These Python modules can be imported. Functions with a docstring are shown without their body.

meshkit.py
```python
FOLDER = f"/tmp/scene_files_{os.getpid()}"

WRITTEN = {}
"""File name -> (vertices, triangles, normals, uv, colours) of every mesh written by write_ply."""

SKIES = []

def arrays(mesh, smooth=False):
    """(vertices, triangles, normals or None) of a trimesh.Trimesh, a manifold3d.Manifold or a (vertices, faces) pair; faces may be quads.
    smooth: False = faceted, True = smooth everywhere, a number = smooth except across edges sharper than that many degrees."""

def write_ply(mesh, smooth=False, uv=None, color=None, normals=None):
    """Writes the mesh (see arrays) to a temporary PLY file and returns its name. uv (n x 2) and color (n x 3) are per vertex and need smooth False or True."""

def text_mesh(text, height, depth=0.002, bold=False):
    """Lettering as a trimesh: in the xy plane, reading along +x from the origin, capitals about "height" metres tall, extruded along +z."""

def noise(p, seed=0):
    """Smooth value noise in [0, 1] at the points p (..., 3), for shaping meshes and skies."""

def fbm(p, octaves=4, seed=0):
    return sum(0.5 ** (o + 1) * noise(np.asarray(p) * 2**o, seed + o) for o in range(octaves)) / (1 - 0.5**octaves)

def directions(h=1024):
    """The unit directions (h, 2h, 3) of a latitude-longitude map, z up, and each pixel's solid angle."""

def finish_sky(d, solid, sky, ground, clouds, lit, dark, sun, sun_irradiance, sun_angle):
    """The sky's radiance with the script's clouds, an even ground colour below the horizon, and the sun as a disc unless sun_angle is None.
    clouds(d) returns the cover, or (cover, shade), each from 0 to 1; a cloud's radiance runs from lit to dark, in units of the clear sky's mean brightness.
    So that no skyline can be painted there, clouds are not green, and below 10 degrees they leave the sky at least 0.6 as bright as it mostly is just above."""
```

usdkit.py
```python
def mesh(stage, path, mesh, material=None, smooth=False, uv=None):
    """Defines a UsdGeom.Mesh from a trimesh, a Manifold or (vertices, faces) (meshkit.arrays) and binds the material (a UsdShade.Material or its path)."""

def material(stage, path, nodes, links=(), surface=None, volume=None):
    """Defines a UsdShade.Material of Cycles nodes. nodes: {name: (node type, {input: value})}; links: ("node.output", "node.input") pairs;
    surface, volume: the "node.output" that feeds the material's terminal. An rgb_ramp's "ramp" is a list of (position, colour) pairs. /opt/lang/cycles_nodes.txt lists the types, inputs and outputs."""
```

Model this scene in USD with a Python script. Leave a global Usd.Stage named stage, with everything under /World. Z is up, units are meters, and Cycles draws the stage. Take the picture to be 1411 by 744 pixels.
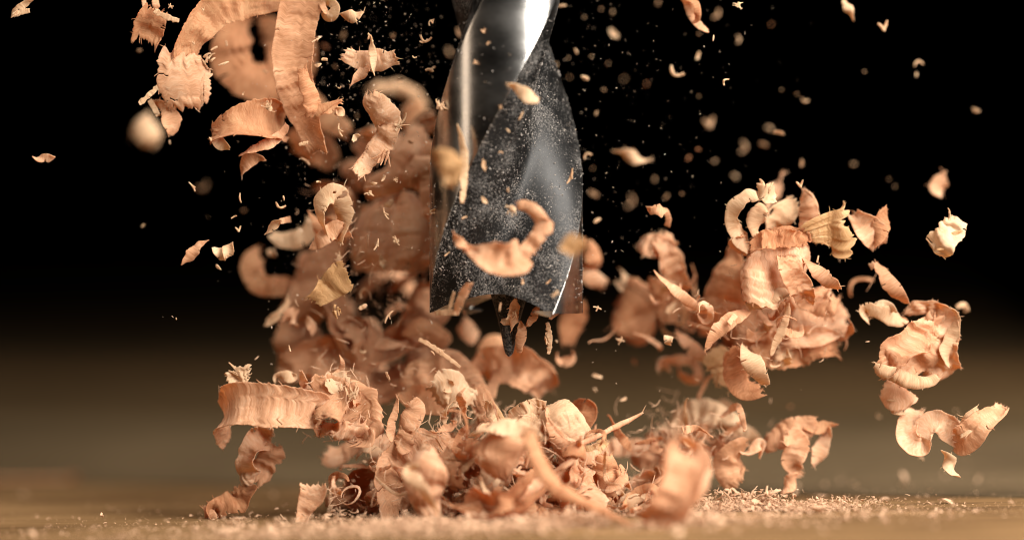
import math, random
import numpy as np
import trimesh
from scipy.interpolate import CubicSpline
from shapely.geometry import Polygon, LineString
from shapely import affinity
import meshkit, usdkit
from pxr import Usd, UsdGeom, UsdLux, UsdShade, Gf, Sdf, Vt

stage = Usd.Stage.CreateInMemory()
UsdGeom.SetStageUpAxis(stage, 'Z')
UsdGeom.SetStageMetersPerUnit(stage, 1.0)
UsdGeom.Xform.Define(stage, '/World')
UsdGeom.Scope.Define(stage, '/World/Looks')

# ------------------------------------------------------------------ camera
MM = 0.001
DIST = 0.350                    # camera to the drill's axis, metres
EYE = 0.0334                    # height of the lens above the bench
ROLL = math.radians(1.25)       # the lens hangs a little to the right
CR, SR = math.cos(ROLL), math.sin(ROLL)
cam = UsdGeom.Camera.Define(stage, '/World/camera')
cam.AddTransformOp().Set(Gf.Matrix4d(CR, 0, -SR, 0, SR, 0, CR, 0, 0, -1, 0, 0, 0, -DIST, EYE, 1))
cam.CreateFocalLengthAttr(100.0)
cam.CreateHorizontalApertureAttr(40.314)
cam.CreateFStopAttr(5.6)
cam.CreateFocusDistanceAttr(DIST - 0.0025)
cam.CreateClippingRangeAttr(Gf.Vec2f(0.01, 50))
cam.CreateExposureAttr(0.1)

# ------------------------------------------------------------------ lights: a dark studio with three soft boxes
def softbox(name, at, aim, w, h, power, color):
    at, aim = np.array(at, float), np.array(aim, float)
    z = at - aim
    z /= np.linalg.norm(z)
    x = np.cross([0, 0, 1.0], z)
    x /= np.linalg.norm(x)
    y = np.cross(z, x)
    L = UsdLux.RectLight.Define(stage, '/World/' + name)
    m = Gf.Matrix4d(*x, 0, *y, 0, *z, 0, *at, 1)
    L.AddTransformOp().Set(m)
    L.CreateWidthAttr(w)
    L.CreateHeightAttr(h)
    L.CreateIntensityAttr(power)
    L.CreateColorAttr(Gf.Vec3f(*color))
    return L

softbox('key_softbox', (0.235, -0.205, 0.20), (0.0, 0.0, 0.03), 0.17, 0.34, 22.0, (1.0, 0.935, 0.84))
softbox('fill_softbox', (-0.40, -0.21, 0.20), (0.0, 0.0, 0.03), 0.09, 0.34, 3.0, (1.0, 0.78, 0.58))
softbox('front_top_softbox', (-0.10, -0.15, 0.30), (-0.01, 0.02, 0.035), 0.16, 0.10, 10.5, (1.0, 0.90, 0.78))
softbox('rear_top_softbox', (0.15, 0.12, 0.34), (0.06, 0.10, 0.0), 0.16, 0.14, 12.0, (1.0, 0.90, 0.76))

# ------------------------------------------------------------------ helpers
DEEP = 0.4                      # unit of the depths below, mm
def kof(dz):
    return (DIST + dz * DEEP * MM) / DIST * 0.1 * MM
def pt(px, py, dz=0.0):
    """A point of the place from its direction and its depth behind the drill's axis."""
    k = kof(dz)
    x, y = (px - 705.5) * k, (372.0 - py) * k
    return np.array([x * CR + y * SR, dz * DEEP * MM, EYE - x * SR + y * CR])

used = {}
def numbered(parent, name):
    n = used.get((parent, name), 0)
    used[(parent, name)] = n + 1
    return f'{parent}/{name}' if n == 0 else f'{parent}/{name}_{n:03d}'

def tag(prim, label=None, cat=None, group=None, kind=None):
    p = prim.GetPrim() if hasattr(prim, 'GetPrim') else prim
    for k, v in (('label', label), ('category', cat), ('group', group), ('kind', kind)):
        if v:
            p.SetCustomDataByKey(k, v)
    return p

def obj(name, mesh, m, parent='/World', smooth=True, uv=None, label=None, cat=None, group=None, kind=None):
    path = numbered(parent, name)
    p = usdkit.mesh(stage, path, mesh, m, smooth=smooth, uv=uv)
    return tag(p, label, cat, group, kind)

def empty(name, loc=(0, 0, 0), label=None, cat=None, group=None):
    x = UsdGeom.Xform.Define(stage, numbered('/World', name))
    if loc is not None:
        x.AddTranslateOp().Set(Gf.Vec3d(*map(float, loc)))
    return tag(x, label, cat, group)

# ------------------------------------------------------------------ materials
def look(name, *a, **k):
    return usdkit.material(stage, '/World/Looks/' + name, *a, **k)

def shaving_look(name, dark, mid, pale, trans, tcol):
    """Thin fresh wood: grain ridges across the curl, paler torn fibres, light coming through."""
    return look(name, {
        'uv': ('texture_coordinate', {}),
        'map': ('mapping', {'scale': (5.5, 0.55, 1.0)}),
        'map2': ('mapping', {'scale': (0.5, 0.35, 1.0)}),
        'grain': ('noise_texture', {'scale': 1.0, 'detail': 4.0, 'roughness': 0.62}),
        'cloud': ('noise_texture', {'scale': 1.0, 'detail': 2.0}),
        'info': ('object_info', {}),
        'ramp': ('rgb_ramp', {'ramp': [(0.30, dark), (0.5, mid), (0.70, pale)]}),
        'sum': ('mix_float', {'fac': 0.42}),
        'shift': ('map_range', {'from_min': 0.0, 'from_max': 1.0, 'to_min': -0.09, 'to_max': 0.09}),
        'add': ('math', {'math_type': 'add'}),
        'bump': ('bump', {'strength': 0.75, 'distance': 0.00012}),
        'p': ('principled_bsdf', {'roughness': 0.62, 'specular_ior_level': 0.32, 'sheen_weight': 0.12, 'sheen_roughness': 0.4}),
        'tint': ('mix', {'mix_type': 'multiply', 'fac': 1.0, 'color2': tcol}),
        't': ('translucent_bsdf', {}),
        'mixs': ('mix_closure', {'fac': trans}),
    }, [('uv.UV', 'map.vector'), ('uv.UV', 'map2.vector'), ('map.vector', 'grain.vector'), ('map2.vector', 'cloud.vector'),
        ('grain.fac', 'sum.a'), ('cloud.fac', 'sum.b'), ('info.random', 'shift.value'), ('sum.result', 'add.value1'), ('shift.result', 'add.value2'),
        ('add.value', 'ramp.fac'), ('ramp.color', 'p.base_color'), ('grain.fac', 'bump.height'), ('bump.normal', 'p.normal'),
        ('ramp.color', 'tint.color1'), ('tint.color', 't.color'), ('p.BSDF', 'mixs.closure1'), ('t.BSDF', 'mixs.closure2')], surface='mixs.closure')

PEACH = shaving_look('peach_shaving', (0.56, 0.28, 0.135), (0.775, 0.475, 0.28), (0.89, 0.685, 0.48), 0.48, (1.0, 0.80, 0.60))
PALE = shaving_look('pale_shaving', (0.60, 0.36, 0.20), (0.76, 0.54, 0.335), (0.85, 0.69, 0.48), 0.44, (1.0, 0.81, 0.62))
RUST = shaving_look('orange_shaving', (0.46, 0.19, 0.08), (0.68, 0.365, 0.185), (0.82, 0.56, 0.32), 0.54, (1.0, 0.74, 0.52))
STRAW = shaving_look('yellow_shaving', (0.46, 0.25, 0.10), (0.64, 0.40, 0.19), (0.78, 0.57, 0.33), 0.46, (1.0, 0.80, 0.52))

def crumb_look(name, dark, pale):
    return look(name, {
        'g': ('geometry', {}),
        'ramp': ('rgb_ramp', {'ramp': [(0.0, dark), (1.0, pale)]}),
        'p': ('principled_bsdf', {'roughness': 0.7, 'specular_ior_level': 0.3}),
        't': ('translucent_bsdf', {}), 'mixs': ('mix_closure', {'fac': 0.25}),
    }, [('g.random_per_island', 'ramp.fac'), ('ramp.color', 'p.base_color'), ('ramp.color', 't.color'), ('p.BSDF', 'mixs.closure1'), ('t.BSDF', 'mixs.closure2')], surface='mixs.closure')

CRUMB = crumb_look('sawdust_crumbs', (0.70, 0.46, 0.30), (0.91, 0.77, 0.62))
DUST = crumb_look('fine_dust', (0.60, 0.46, 0.34), (0.90, 0.80, 0.70))
GREYDUST = crumb_look('dust_on_steel', (0.42, 0.38, 0.35), (0.86, 0.80, 0.74))

STEEL = look('ground_steel', {
    'g': ('texture_coordinate', {}),
    'map': ('mapping', {'scale': (250.0, 250.0, 6500.0)}),
    'map2': ('mapping', {'scale': (90.0, 90.0, 160.0)}),
    'n': ('noise_texture', {'scale': 1.0, 'detail': 3.0, 'roughness': 0.6}),
    'n2': ('noise_texture', {'scale': 1.0, 'detail': 4.0}),
    'b': ('bump', {'strength': 0.3, 'distance': 0.00004}),
    'r': ('map_range', {'from_min': 0.3, 'from_max': 0.7, 'to_min': 0.17, 'to_max': 0.30}),
    'c': ('rgb_ramp', {'ramp': [(0.3, (0.36, 0.35, 0.34)), (0.7, (0.52, 0.51, 0.50))]}),
    'p': ('principled_bsdf', {'metallic': 1.0}),
}, [('g.object', 'map.vector'), ('g.object', 'map2.vector'), ('map.vector', 'n.vector'), ('map2.vector', 'n2.vector'), ('n.fac', 'b.height'), ('b.normal', 'p.normal'),
    ('n2.fac', 'r.value'), ('r.result', 'p.roughness'), ('n2.fac', 'c.fac'), ('c.color', 'p.base_color')], surface='p.BSDF')
FLUTE = look('dusty_flute_steel', {
    'g': ('texture_coordinate', {}),
    'map': ('mapping', {'scale': (160.0, 160.0, 160.0)}),
    'map3': ('mapping', {'scale': (900.0, 900.0, 2600.0)}),
    'map4': ('mapping', {'scale': (3800.0, 3800.0, 3800.0)}),
    'n': ('noise_texture', {'scale': 1.0, 'detail': 4.0, 'roughness': 0.65}),
    'n3': ('noise_texture', {'scale': 1.0, 'detail': 3.0}),
    'n4': ('noise_texture', {'scale': 1.0, 'detail': 3.0, 'roughness': 0.7}),
    'b': ('bump', {'strength': 0.25, 'distance': 0.00005}),
    'bd': ('bump', {'strength': 0.8, 'distance': 0.0001}),
    'r': ('map_range', {'from_min': 0.3, 'from_max': 0.7, 'to_min': 0.36, 'to_max': 0.52}),
    'where': ('map_range', {'from_min': 0.36, 'from_max': 0.62, 'to_min': -0.14, 'to_max': 0.07}),
    'add': ('math', {'math_type': 'add'}),
    'dust': ('map_range', {'from_min': 0.49, 'from_max': 0.68, 'to_min': 0.0, 'to_max': 0.6, 'clamp': True}),
    'p': ('principled_bsdf', {'metallic': 0.85, 'base_color': (0.024, 0.024, 0.0245), 'specular_ior_level': 0.15}),
    'd': ('diffuse_bsdf', {'color': (0.26, 0.245, 0.235), 'roughness': 1.0}),
    'mx': ('mix_closure', {}),
}, [('g.object', 'map.vector'), ('g.object', 'map3.vector'), ('g.object', 'map4.vector'), ('map.vector', 'n.vector'), ('map3.vector', 'n3.vector'), ('map4.vector', 'n4.vector'), ('n3.fac', 'b.height'), ('b.normal', 'p.normal'),
    ('n.fac', 'r.value'), ('r.result', 'p.roughness'), ('n.fac', 'where.value'), ('where.result', 'add.value1'), ('n4.fac', 'add.value2'), ('add.value', 'dust.value'), ('n4.fac', 'bd.height'), ('bd.normal', 'd.normal'),
    ('dust.result', 'mx.fac'), ('p.BSDF', 'mx.closure1'), ('d.BSDF', 'mx.closure2')], surface='mx.closure')

def plank_look(name, dark, mid, pale, seed):
    return look(name, {
        'g': ('texture_coordinate', {}),
        'map': ('mapping', {'rotation': (0, 0, math.radians(23)), 'scale': (18.0, 240.0, 60.0), 'location': (seed, seed * 2, 0)}),
        'mapf': ('mapping', {'rotation': (0, 0, math.radians(23)), 'scale': (220.0, 2400.0, 400.0)}),
        'mapc': ('mapping', {'scale': (22.0, 22.0, 22.0), 'location': (seed, 0, 0)}),
        'n': ('noise_texture', {'scale': 1.0, 'detail': 5.0, 'roughness': 0.6, 'distortion': 0.4}),
        'f': ('noise_texture', {'scale': 1.0, 'detail': 4.0, 'roughness': 0.7}),
        'c': ('noise_texture', {'scale': 1.0, 'detail': 2.0}),
        's1': ('mix_float', {'fac': 0.35}), 's2': ('mix_float', {'fac': 0.35}),
        'ramp': ('rgb_ramp', {'ramp': [(0.36, dark), (0.5, mid), (0.64, pale)]}),
        'b': ('bump', {'strength': 1.0, 'distance': 0.0005}),
        'p': ('principled_bsdf', {'roughness': 0.8, 'specular_ior_level': 0.12}),
    }, [('g.object', 'map.vector'), ('g.object', 'mapf.vector'), ('g.object', 'mapc.vector'), ('map.vector', 'n.vector'), ('mapf.vector', 'f.vector'), ('mapc.vector', 'c.vector'),
        ('n.fac', 's1.a'), ('f.fac', 's1.b'), ('s1.result', 's2.a'), ('c.fac', 's2.b'), ('s2.result', 'ramp.fac'), ('ramp.color', 'p.base_color'),
        ('s1.result', 'b.height'), ('b.normal', 'p.normal')], surface='p.BSDF')

PLANKS = [plank_look('warm_plank', (0.06, 0.029, 0.011), (0.165, 0.092, 0.038), (0.29, 0.17, 0.078), 1.0),
          plank_look('grey_plank', (0.045, 0.029, 0.014), (0.092, 0.062, 0.032), (0.155, 0.108, 0.06), 5.0),
          plank_look('brown_plank', (0.04, 0.025, 0.011), (0.08, 0.051, 0.023), (0.13, 0.087, 0.043), 9.0)]
BLACK = look('black_cloth', {'p': ('principled_bsdf', {'base_color': (0.004, 0.004, 0.004), 'roughness': 1.0, 'specular_ior_level': 0.0})}, surface='p.BSDF')

# ------------------------------------------------------------------ setting: the bench top and the black cloth behind it
bench = UsdGeom.Xform.Define(stage, '/World/tabletop')
tag(bench, 'worn brown wooden planks of the bench under the shavings', None, None, 'structure')
edge = lambda d: 0.112 + 0.135 * (d - 0.35)      # the bench's right edge as it runs back
outline = Polygon([(-1.3, -0.30), (edge(0.05), -0.30), (edge(2.55), 2.2), (-1.3, 2.2)])
ang = math.radians(-23)
du, dn = np.array([math.cos(ang), math.sin(ang)]), np.array([-math.sin(ang), math.cos(ang)])
origin = np.array([0.0419, 0.0190])              # a point of the joint seen on the right
def plank(a, b, m):
    q = [origin + dn * a - du * 4, origin + dn * a + du * 4, origin + dn * b + du * 4, origin + dn * b - du * 4]
    g = Polygon(q).intersection(outline)
    for g in getattr(g, 'geoms', [g]):
        if g.is_empty or g.area < 1e-5:
            continue
        top, low = g.buffer(-0.0006, join_style=2), g
        if top.is_empty or top.geom_type != 'Polygon':
            continue
        body = trimesh.creation.extrude_polygon(low, 0.0294, engine='earcut')
        body.apply_translation((0, 0, -0.03))
        c0, c1 = np.array(low.exterior.coords)[:-1], np.array(top.exterior.coords)[:-1]
        cap = trimesh.creation.extrude_polygon(top, 0.0006, engine='earcut')
        cap.apply_translation((0, 0, -0.0006))
        obj('plank', trimesh.util.concatenate([body, cap]), m, '/World/tabletop', smooth=False)
bounds = [-0.62, -0.47, -0.33, -0.19, -0.0925, 0.0, 0.145, 0.27, 0.41, 0.56, 0.70, 0.86, 1.0, 1.16, 1.32, 1.48, 1.66, 1.84, 2.02, 2.2, 2.4, 2.6]
for k in range(len(bounds) - 1):
    plank(bounds[k] + 0.0008, bounds[k + 1] - 0.0008, PLANKS[[0, 1, 2][(k - 4) % 3]])
cloth = trimesh.creation.box((7.0, 0.01, 4.0))
cloth.apply_translation((0, 3.2, 0.6))
obj('backdrop', cloth, BLACK, smooth=False, label='plain black cloth hanging far behind the bench', kind='structure')

# ------------------------------------------------------------------ the drill bit
R = 10.55 * MM
AX = (697.5 - 705.5) * 0.1 * MM
RATE = math.radians(0.300) / (0.1 * MM)          # twist per metre of height
def zpx(py): return EYE + (372 - py) * 0.1 * MM
Z0 = zpx(0)
def section():
    """Half of the section at py = 0, angle measured from the camera's side towards the right; (angle deg, radius/R, is_flute)."""
    land = [(-14, 0.997)] + [(a, 1.0) for a in np.linspace(-13.7, 42.3, 22)] + [(42.7, 0.9965)]
    pts = []
    a0, a1 = 42.7, 166.0
    fl = [(a0 + 0.4, 0.985), (a0 + 3, 0.955), (a0 + 8, 0.90), (a0 + 14, 0.845), (a0 + 19, 0.80), (a0 + 22, 0.765), (a0 + 26, 0.70), (a0 + 32, 0.61), (a0 + 40, 0.52), (a0 + 50, 0.455), (a0 + 60, 0.43),
          (a0 + 70, 0.44), (a0 + 80, 0.49), (a0 + 90, 0.57), (a0 + 99, 0.67), (a0 + 107, 0.77), (a0 + 113, 0.86), (a0 + 118, 0.93), (a0 + 121, 0.965)]
    return land, fl
land, fl = section()
ring, flag = [], []
for half in (0, 180):
    for a, r in land:
        ring.append((a + half, r)); flag.append(0)
    for a, r in fl:
        ring.append((a + half, r)); flag.append(1)
ring = np.array(ring)
NR = len(ring)
def bottom(r):
    """Height (px row) of the cutting end at radius r (0..1)."""
    return np.interp(r, [0, 0.25, 0.35, 0.5, 0.7, 0.85, 0.93, 1.0], [402, 402, 403, 406, 413, 421, 428, 431])
def drill_pt(a_deg, r, z):
    th = np.radians(a_deg) + (z - Z0) * RATE
    return np.stack([AX + r * R * np.sin(th), -r * R * np.cos(th), z + 0 * th], -1)
ztop, nz = zpx(-420), 190
rows = []
for t in np.linspace(0, 1, nz):
    zb = EYE + (372 - bottom(ring[:, 1])) * 0.1 * MM
    z = ztop + (zb - ztop) * t
    rows.append(drill_pt(ring[:, 0], ring[:, 1], z))
grid_v = np.array(rows)
bit = empty('drill_bit', None, 'dark steel twist drill bit plunging from above into the flying shavings', 'drill bit')
BIT = str(bit.GetPath())
UsdGeom.Xformable(bit).AddTransformOp().Set(Gf.Matrix4d(CR, 0, -SR, 0, 0, 1, 0, 0, SR, 0, CR, 0, -EYE * SR, 0, EYE - EYE * CR, 1))
lands = {0: [], 1: []}
def strip(cols):
    """The columns of the wall as a mesh of its own (first to last)."""
    g = grid_v[:, cols]
    n, m = g.shape[:2]
    i = np.arange(n * m).reshape(n, m)
    f = np.stack([i[:-1, :-1], i[1:, :-1], i[1:, 1:], i[:-1, 1:]], -1).reshape(-1, 4)
    return trimesh.Trimesh(g.reshape(-1, 3), np.vstack([f[:, [0, 1, 2]], f[:, [0, 2, 3]]]), process=False)
nl, nf = len(land), len(fl)
# body core: closed solid (wall and both ends), then the same wall split by finish: lands are ground bright, flutes are dull
cols = list(range(NR)) + [0]
for h in (0, 1):
    o = h * (nl + nf)
    obj('land', strip([o + k for k in range(nl)]), STEEL, BIT, smooth=True)
    c = [o + nl - 1 + k for k in range(nf + 1)] + [(o + nl + nf) % NR]
    obj('flute', strip(c), FLUTE, BIT, smooth=35)
# cutting end: rings from the wall to the centre
RS = np.array([1.0, 0.9, 0.8, 0.7, 0.6, 0.5, 0.42, 0.34, 0.27, 0.2, 0.1, 0.0])
ev = []
for s in RS:
    r = np.minimum(ring[:, 1] * (0.25 + 0.75 * s), ring[:, 1]) if s > 0.2 else ring[:, 1] * s * 1.9
    zb = EYE + (372 - bottom(r)) * 0.1 * MM
    # each cutting edge is sharpened: the floor behind it rises in the direction of the twist
    back = ((ring[:, 0] - 42.7) % 180) / 180.0
    zb = zb + 0.0012 * (1 - back) * np.clip((ring[:, 1] - 0.6) / 0.4, 0, 1) * (1 - s)
    ev.append(drill_pt(ring[:, 0], r, zb))
ev = np.array(ev)[:, list(range(NR)) + [0]]
n, m = ev.shape[:2]
i = np.arange(n * m).reshape(n, m)
f = np.stack([i[:-1, :-1], i[1:, :-1], i[1:, 1:], i[:-1, 1:]], -1).reshape(-1, 4)
obj('cutting_end', trimesh.Trimesh(ev.reshape(-1, 3), np.vstack([f[:, [0, 1, 2]], f[:, [0, 2, 3]]]), process=False), STEEL, BIT, smooth=35)
# brad point: a twisted, flattened spike
sv, hts = [], np.linspace(0, 1, 26)
for t in hts:
    w, th = np.interp(t, [0, 0.12, 0.45, 0.85, 0.95, 1], [26, 25, 15.5, 7.5, 5.5, 1.2]), math.radians(18 - 70 * t)
    w2 = w * np.interp(t, [0, 0.8, 1], [0.62, 0.85, 1])
    z = zpx(396 + 95 * t)
    k = np.linspace(0, 2 * np.pi, 17)[:-1]
    sq = (np.abs(np.cos(k)) ** 3 + np.abs(np.sin(k)) ** 3) ** (-1 / 3)
    x, y = w * sq * np.cos(k) * 1e-4, w2 * sq * np.sin(k) * 1e-4
    sv.append(np.stack([AX + 0.0004 + x * math.cos(th) - y * math.sin(th), x * math.sin(th) + y * math.cos(th), np.full_like(x, z)], -1))
sv = np.array(sv)
i = np.arange(sv.shape[0] * 16).reshape(-1, 16)
j = np.roll(i, -1, 1)
f = np.stack([i[:-1], i[1:], j[1:], j[:-1]], -1).reshape(-1, 4)
vs = np.vstack([sv.reshape(-1, 3), sv[-1].mean(0), sv[0].mean(0)])
tip = np.array([[i[-1][k], len(vs) - 2, j[-1][k]] for k in range(16)] + [[i[0][k], j[0][k], len(vs) - 1] for k in range(16)])
obj('centre_point', trimesh.Trimesh(vs, np.vstack([f[:, [0, 1, 2]], f[:, [0, 2, 3]], tip]), process=False), FLUTE, BIT, smooth=40)
for h in (0, 180):   # scoring spurs at the rim
    a = np.array([150, 156, 162, 166.0]) + h
    v = []
    for aa in a:
        for r in (0.9, 0.995):
            v.append(drill_pt(np.array([aa]), r, np.array([zpx(427)]))[0])
            v.append(drill_pt(np.array([aa]), r - 0.01, np.array([zpx(427 + 2.5 + 6 * (aa - a[0]) / 16)]))[0])
    obj('spur', trimesh.convex.convex_hull(np.array(v)), STEEL, BIT, smooth=False)

# ------------------------------------------------------------------ shaving builders
def sheet(P, t, uv=None, keep=None):
    """A closed thin solid around the grid of points P (n, m, 3), t thick. keep: which quads stay."""
    n, m = P.shape[:2]
    gu, gv = np.gradient(P, axis=0), np.gradient(P, axis=1)
    N = np.cross(gu, gv)
    N /= np.maximum(np.linalg.norm(N, axis=-1, keepdims=True), 1e-15)
    i = np.arange(n * m).reshape(n, m)
    q = np.stack([i[:-1, :-1], i[1:, :-1], i[1:, 1:], i[:-1, 1:]], -1)
    q = q[keep] if keep is not None else q.reshape(-1, 4)
    tri = np.vstack([q[:, [0, 1, 2]], q[:, [0, 2, 3]]])
    e = np.vstack([tri[:, [0, 1]], tri[:, [1, 2]], tri[:, [2, 0]]])
    key = e[:, 0].astype(np.int64) * (n * m) + e[:, 1]
    rev = e[:, 1].astype(np.int64) * (n * m) + e[:, 0]
    b = e[~np.isin(key, rev)]
    k = n * m
    side = np.vstack([np.stack([b[:, 1], b[:, 0], b[:, 0] + k], 1), np.stack([b[:, 1], b[:, 0] + k, b[:, 1] + k], 1)])
    v = np.vstack([(P + N * t / 2).reshape(-1, 3), (P - N * t / 2).reshape(-1, 3)])
    f = np.vstack([tri, tri[:, ::-1] + k, side])
    if uv is not None:
        uv = np.vstack([uv.reshape(-1, 2)] * 2)
    used_v, inv = np.unique(f, return_inverse=True)
    return (trimesh.Trimesh(v[used_v], inv.reshape(-1, 3), process=False), None if uv is None else uv[used_v])

def interp(vals, t):
    vals = np.atleast_1d(np.asarray(vals, float))
    if len(vals) == 1:
        return np.full_like(t, vals[0])
    x = np.linspace(0, 1, len(vals))
    if len(vals) == 2:
        return np.interp(t, x, vals)
    return CubicSpline(x, vals)(t)

def n1(x, seed):
    x = np.asarray(x, float)
    return meshkit.noise(np.stack([x, x * 0 + seed * 7.13 + 0.37, x * 0 + 0.5], -1), seed) * 2 - 1

def ribbon(pts, w, roll=0, cup=0, side=None, seed=0, jag=0.12, endjag=0.5, crumple=0.07, ruffle=0.12, t=0.10, holes=0.0, pleat=1.15, res=1.0, wob=12, frayed=True, natural=True):
    """A shaving laid along the points (px row, px column, depth mm), w half as wide (px). roll turns it about its own length (0 = broad side to the lens), cup bends it across (degrees)."""
    rng = np.random.default_rng(seed + 11)
    W = np.array([pt(*p) for p in pts])
    s = np.concatenate([[0], np.cumsum(np.linalg.norm(np.diff(W, axis=0), axis=1))])
    L = s[-1]
    s /= L
    sp = CubicSpline(s, W) if len(pts) > 2 else None
    pos = (lambda x: sp(x)) if sp is not None else (lambda x: W[0] + np.asarray(x)[..., None] * (W[1] - W[0]))
    depth = float(np.mean([p[2] for p in pts]))
    step = (0.13 if abs(depth) < 22 else 0.2) * MM
    nu = int(np.clip(L / step * res, 14, 190))
    k = kof(depth)
    wide = float(np.max(w))
    w = np.atleast_1d(np.asarray(w, float))
    bow, twist = 0.0, 0.0
    natural = natural and side is None
    if natural and wide > 11:
        w = 0.72 * w + 0.36 * wide            # torn sheets end bluntly
        bow, twist = rng.uniform(.06, .20) * rng.choice((-1, 1)), rng.uniform(12, 42) * rng.choice((-1, 1))
        cup = np.asarray(cup, float) * 0.5 * (-1 if rng.random() < .18 else 1)
    elif natural and wide > 4:
        pleat *= 0.3
        w = w * 1.2
        cup, twist, wob = np.asarray(cup, float) * 0.14, rng.uniform(45, 100) * rng.choice((-1, 1)), 24
        crumple, jag, ruffle = min(crumple, .2) * .3, max(jag, .24), ruffle * .6
    else:
        pleat *= 0.3 if wide <= 11 else 1
        crumple *= 0.35 if wide <= 4 else 1
        cup = np.clip(np.asarray(cup, float), -95, 95)
    wmax = float(np.max(w)) * k
    nv = int(np.clip(2 * wmax / (0.22 * MM) * res, 5, 40)) | 1
    tt = np.linspace(0, 1, nu)
    v = np.linspace(-1, 1, nv)
    hw = np.maximum(interp(w, tt), 0.6) * k
    # torn ends: each column starts and stops at its own length
    ej = endjag * wmax / L
    es = 5.0
    a = ej * (n1(v * es, seed + 1) * 0.6 + n1(v * es * 4, seed + 2) * 0.4)
    b = ej * (n1(v * es, seed + 3) * 0.6 + n1(v * es * 4, seed + 4) * 0.4)
    U = tt[:, None] * (1 + (b - a) * np.abs(v) ** 0.3)[None] + (a * 1.0)[None] * (1 - tt[:, None])
    C = pos(np.clip(U, -0.2, 1.2))
    base = pos(tt)
    T = np.gradient(base, axis=0)
    T /= np.linalg.norm(T, axis=1, keepdims=True)
    V = base - np.array([0, -DIST, EYE])
    V /= np.linalg.norm(V, axis=1, keepdims=True)
    if side is None:
        S0 = np.cross(T, V)
        for q in range(nu):
            ln = np.linalg.norm(S0[q])
            if ln < 0.25 and q:
                S0[q] = S0[q - 1] - T[q] * (S0[q - 1] @ T[q])
            if q and S0[q] @ S0[q - 1] < 0 and ln < 0.4:
                S0[q] = -S0[q]
        S0 /= np.linalg.norm(S0, axis=1, keepdims=True)
    else:
        sd = np.array([side[0], side[2] if len(side) > 2 else 0.0, -side[1]], float)
        S0 = sd[None] - T * (T @ sd)[:, None]
        S0 /= np.linalg.norm(S0, axis=1, keepdims=True)
    N0 = np.cross(S0, T)
    flip = np.sign(np.sum(N0 * V, axis=1, keepdims=True))
    N0 = N0 * (np.where(flip == 0, 1, flip) if side is None else 1)
    ro = (np.radians(interp(roll, tt) + twist * (2 * tt - 1)) + math.radians(wob) * n1(tt * max(2.5, L / wmax * 0.8), seed + 60))[:, None]
    S = np.cos(ro) * S0 + np.sin(ro) * N0
    N = -np.sin(ro) * S0 + np.cos(ro) * N0
    cu = np.radians(interp(cup, tt)) * (1 + 0.5 * n1(tt * 4, seed + 61)) + 1e-4
    mm_u = tt * L / MM
    sc = max(wmax / MM, 0.4)
    lo, hi = n1(mm_u / sc * 1.2, seed + 5), n1(mm_u / sc * 1.2, seed + 6)
    fl, fh = n1(mm_u * 2.6, seed + 7), n1(mm_u * 2.6, seed + 8)
    rough = np.clip(0.75 + 1.6 * n1(mm_u * 0.55, seed + 9), 0.1, 2.0), np.clip(0.75 + 1.6 * n1(mm_u * 0.55, seed + 10), 0.1, 2.0)
    el = 1 + jag * (1.3 * lo + (0.6 * fl + 0.5 * n1(mm_u * 6, seed + 12)) * rough[0])
    eh = 1 + jag * (1.3 * hi + (0.6 * fh + 0.5 * n1(mm_u * 6, seed + 13)) * rough[1])
    ve = np.where(v[None] < 0, v[None] * el[:, None], v[None] * eh[:, None])
    ph = ve * cu[:, None]
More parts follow.
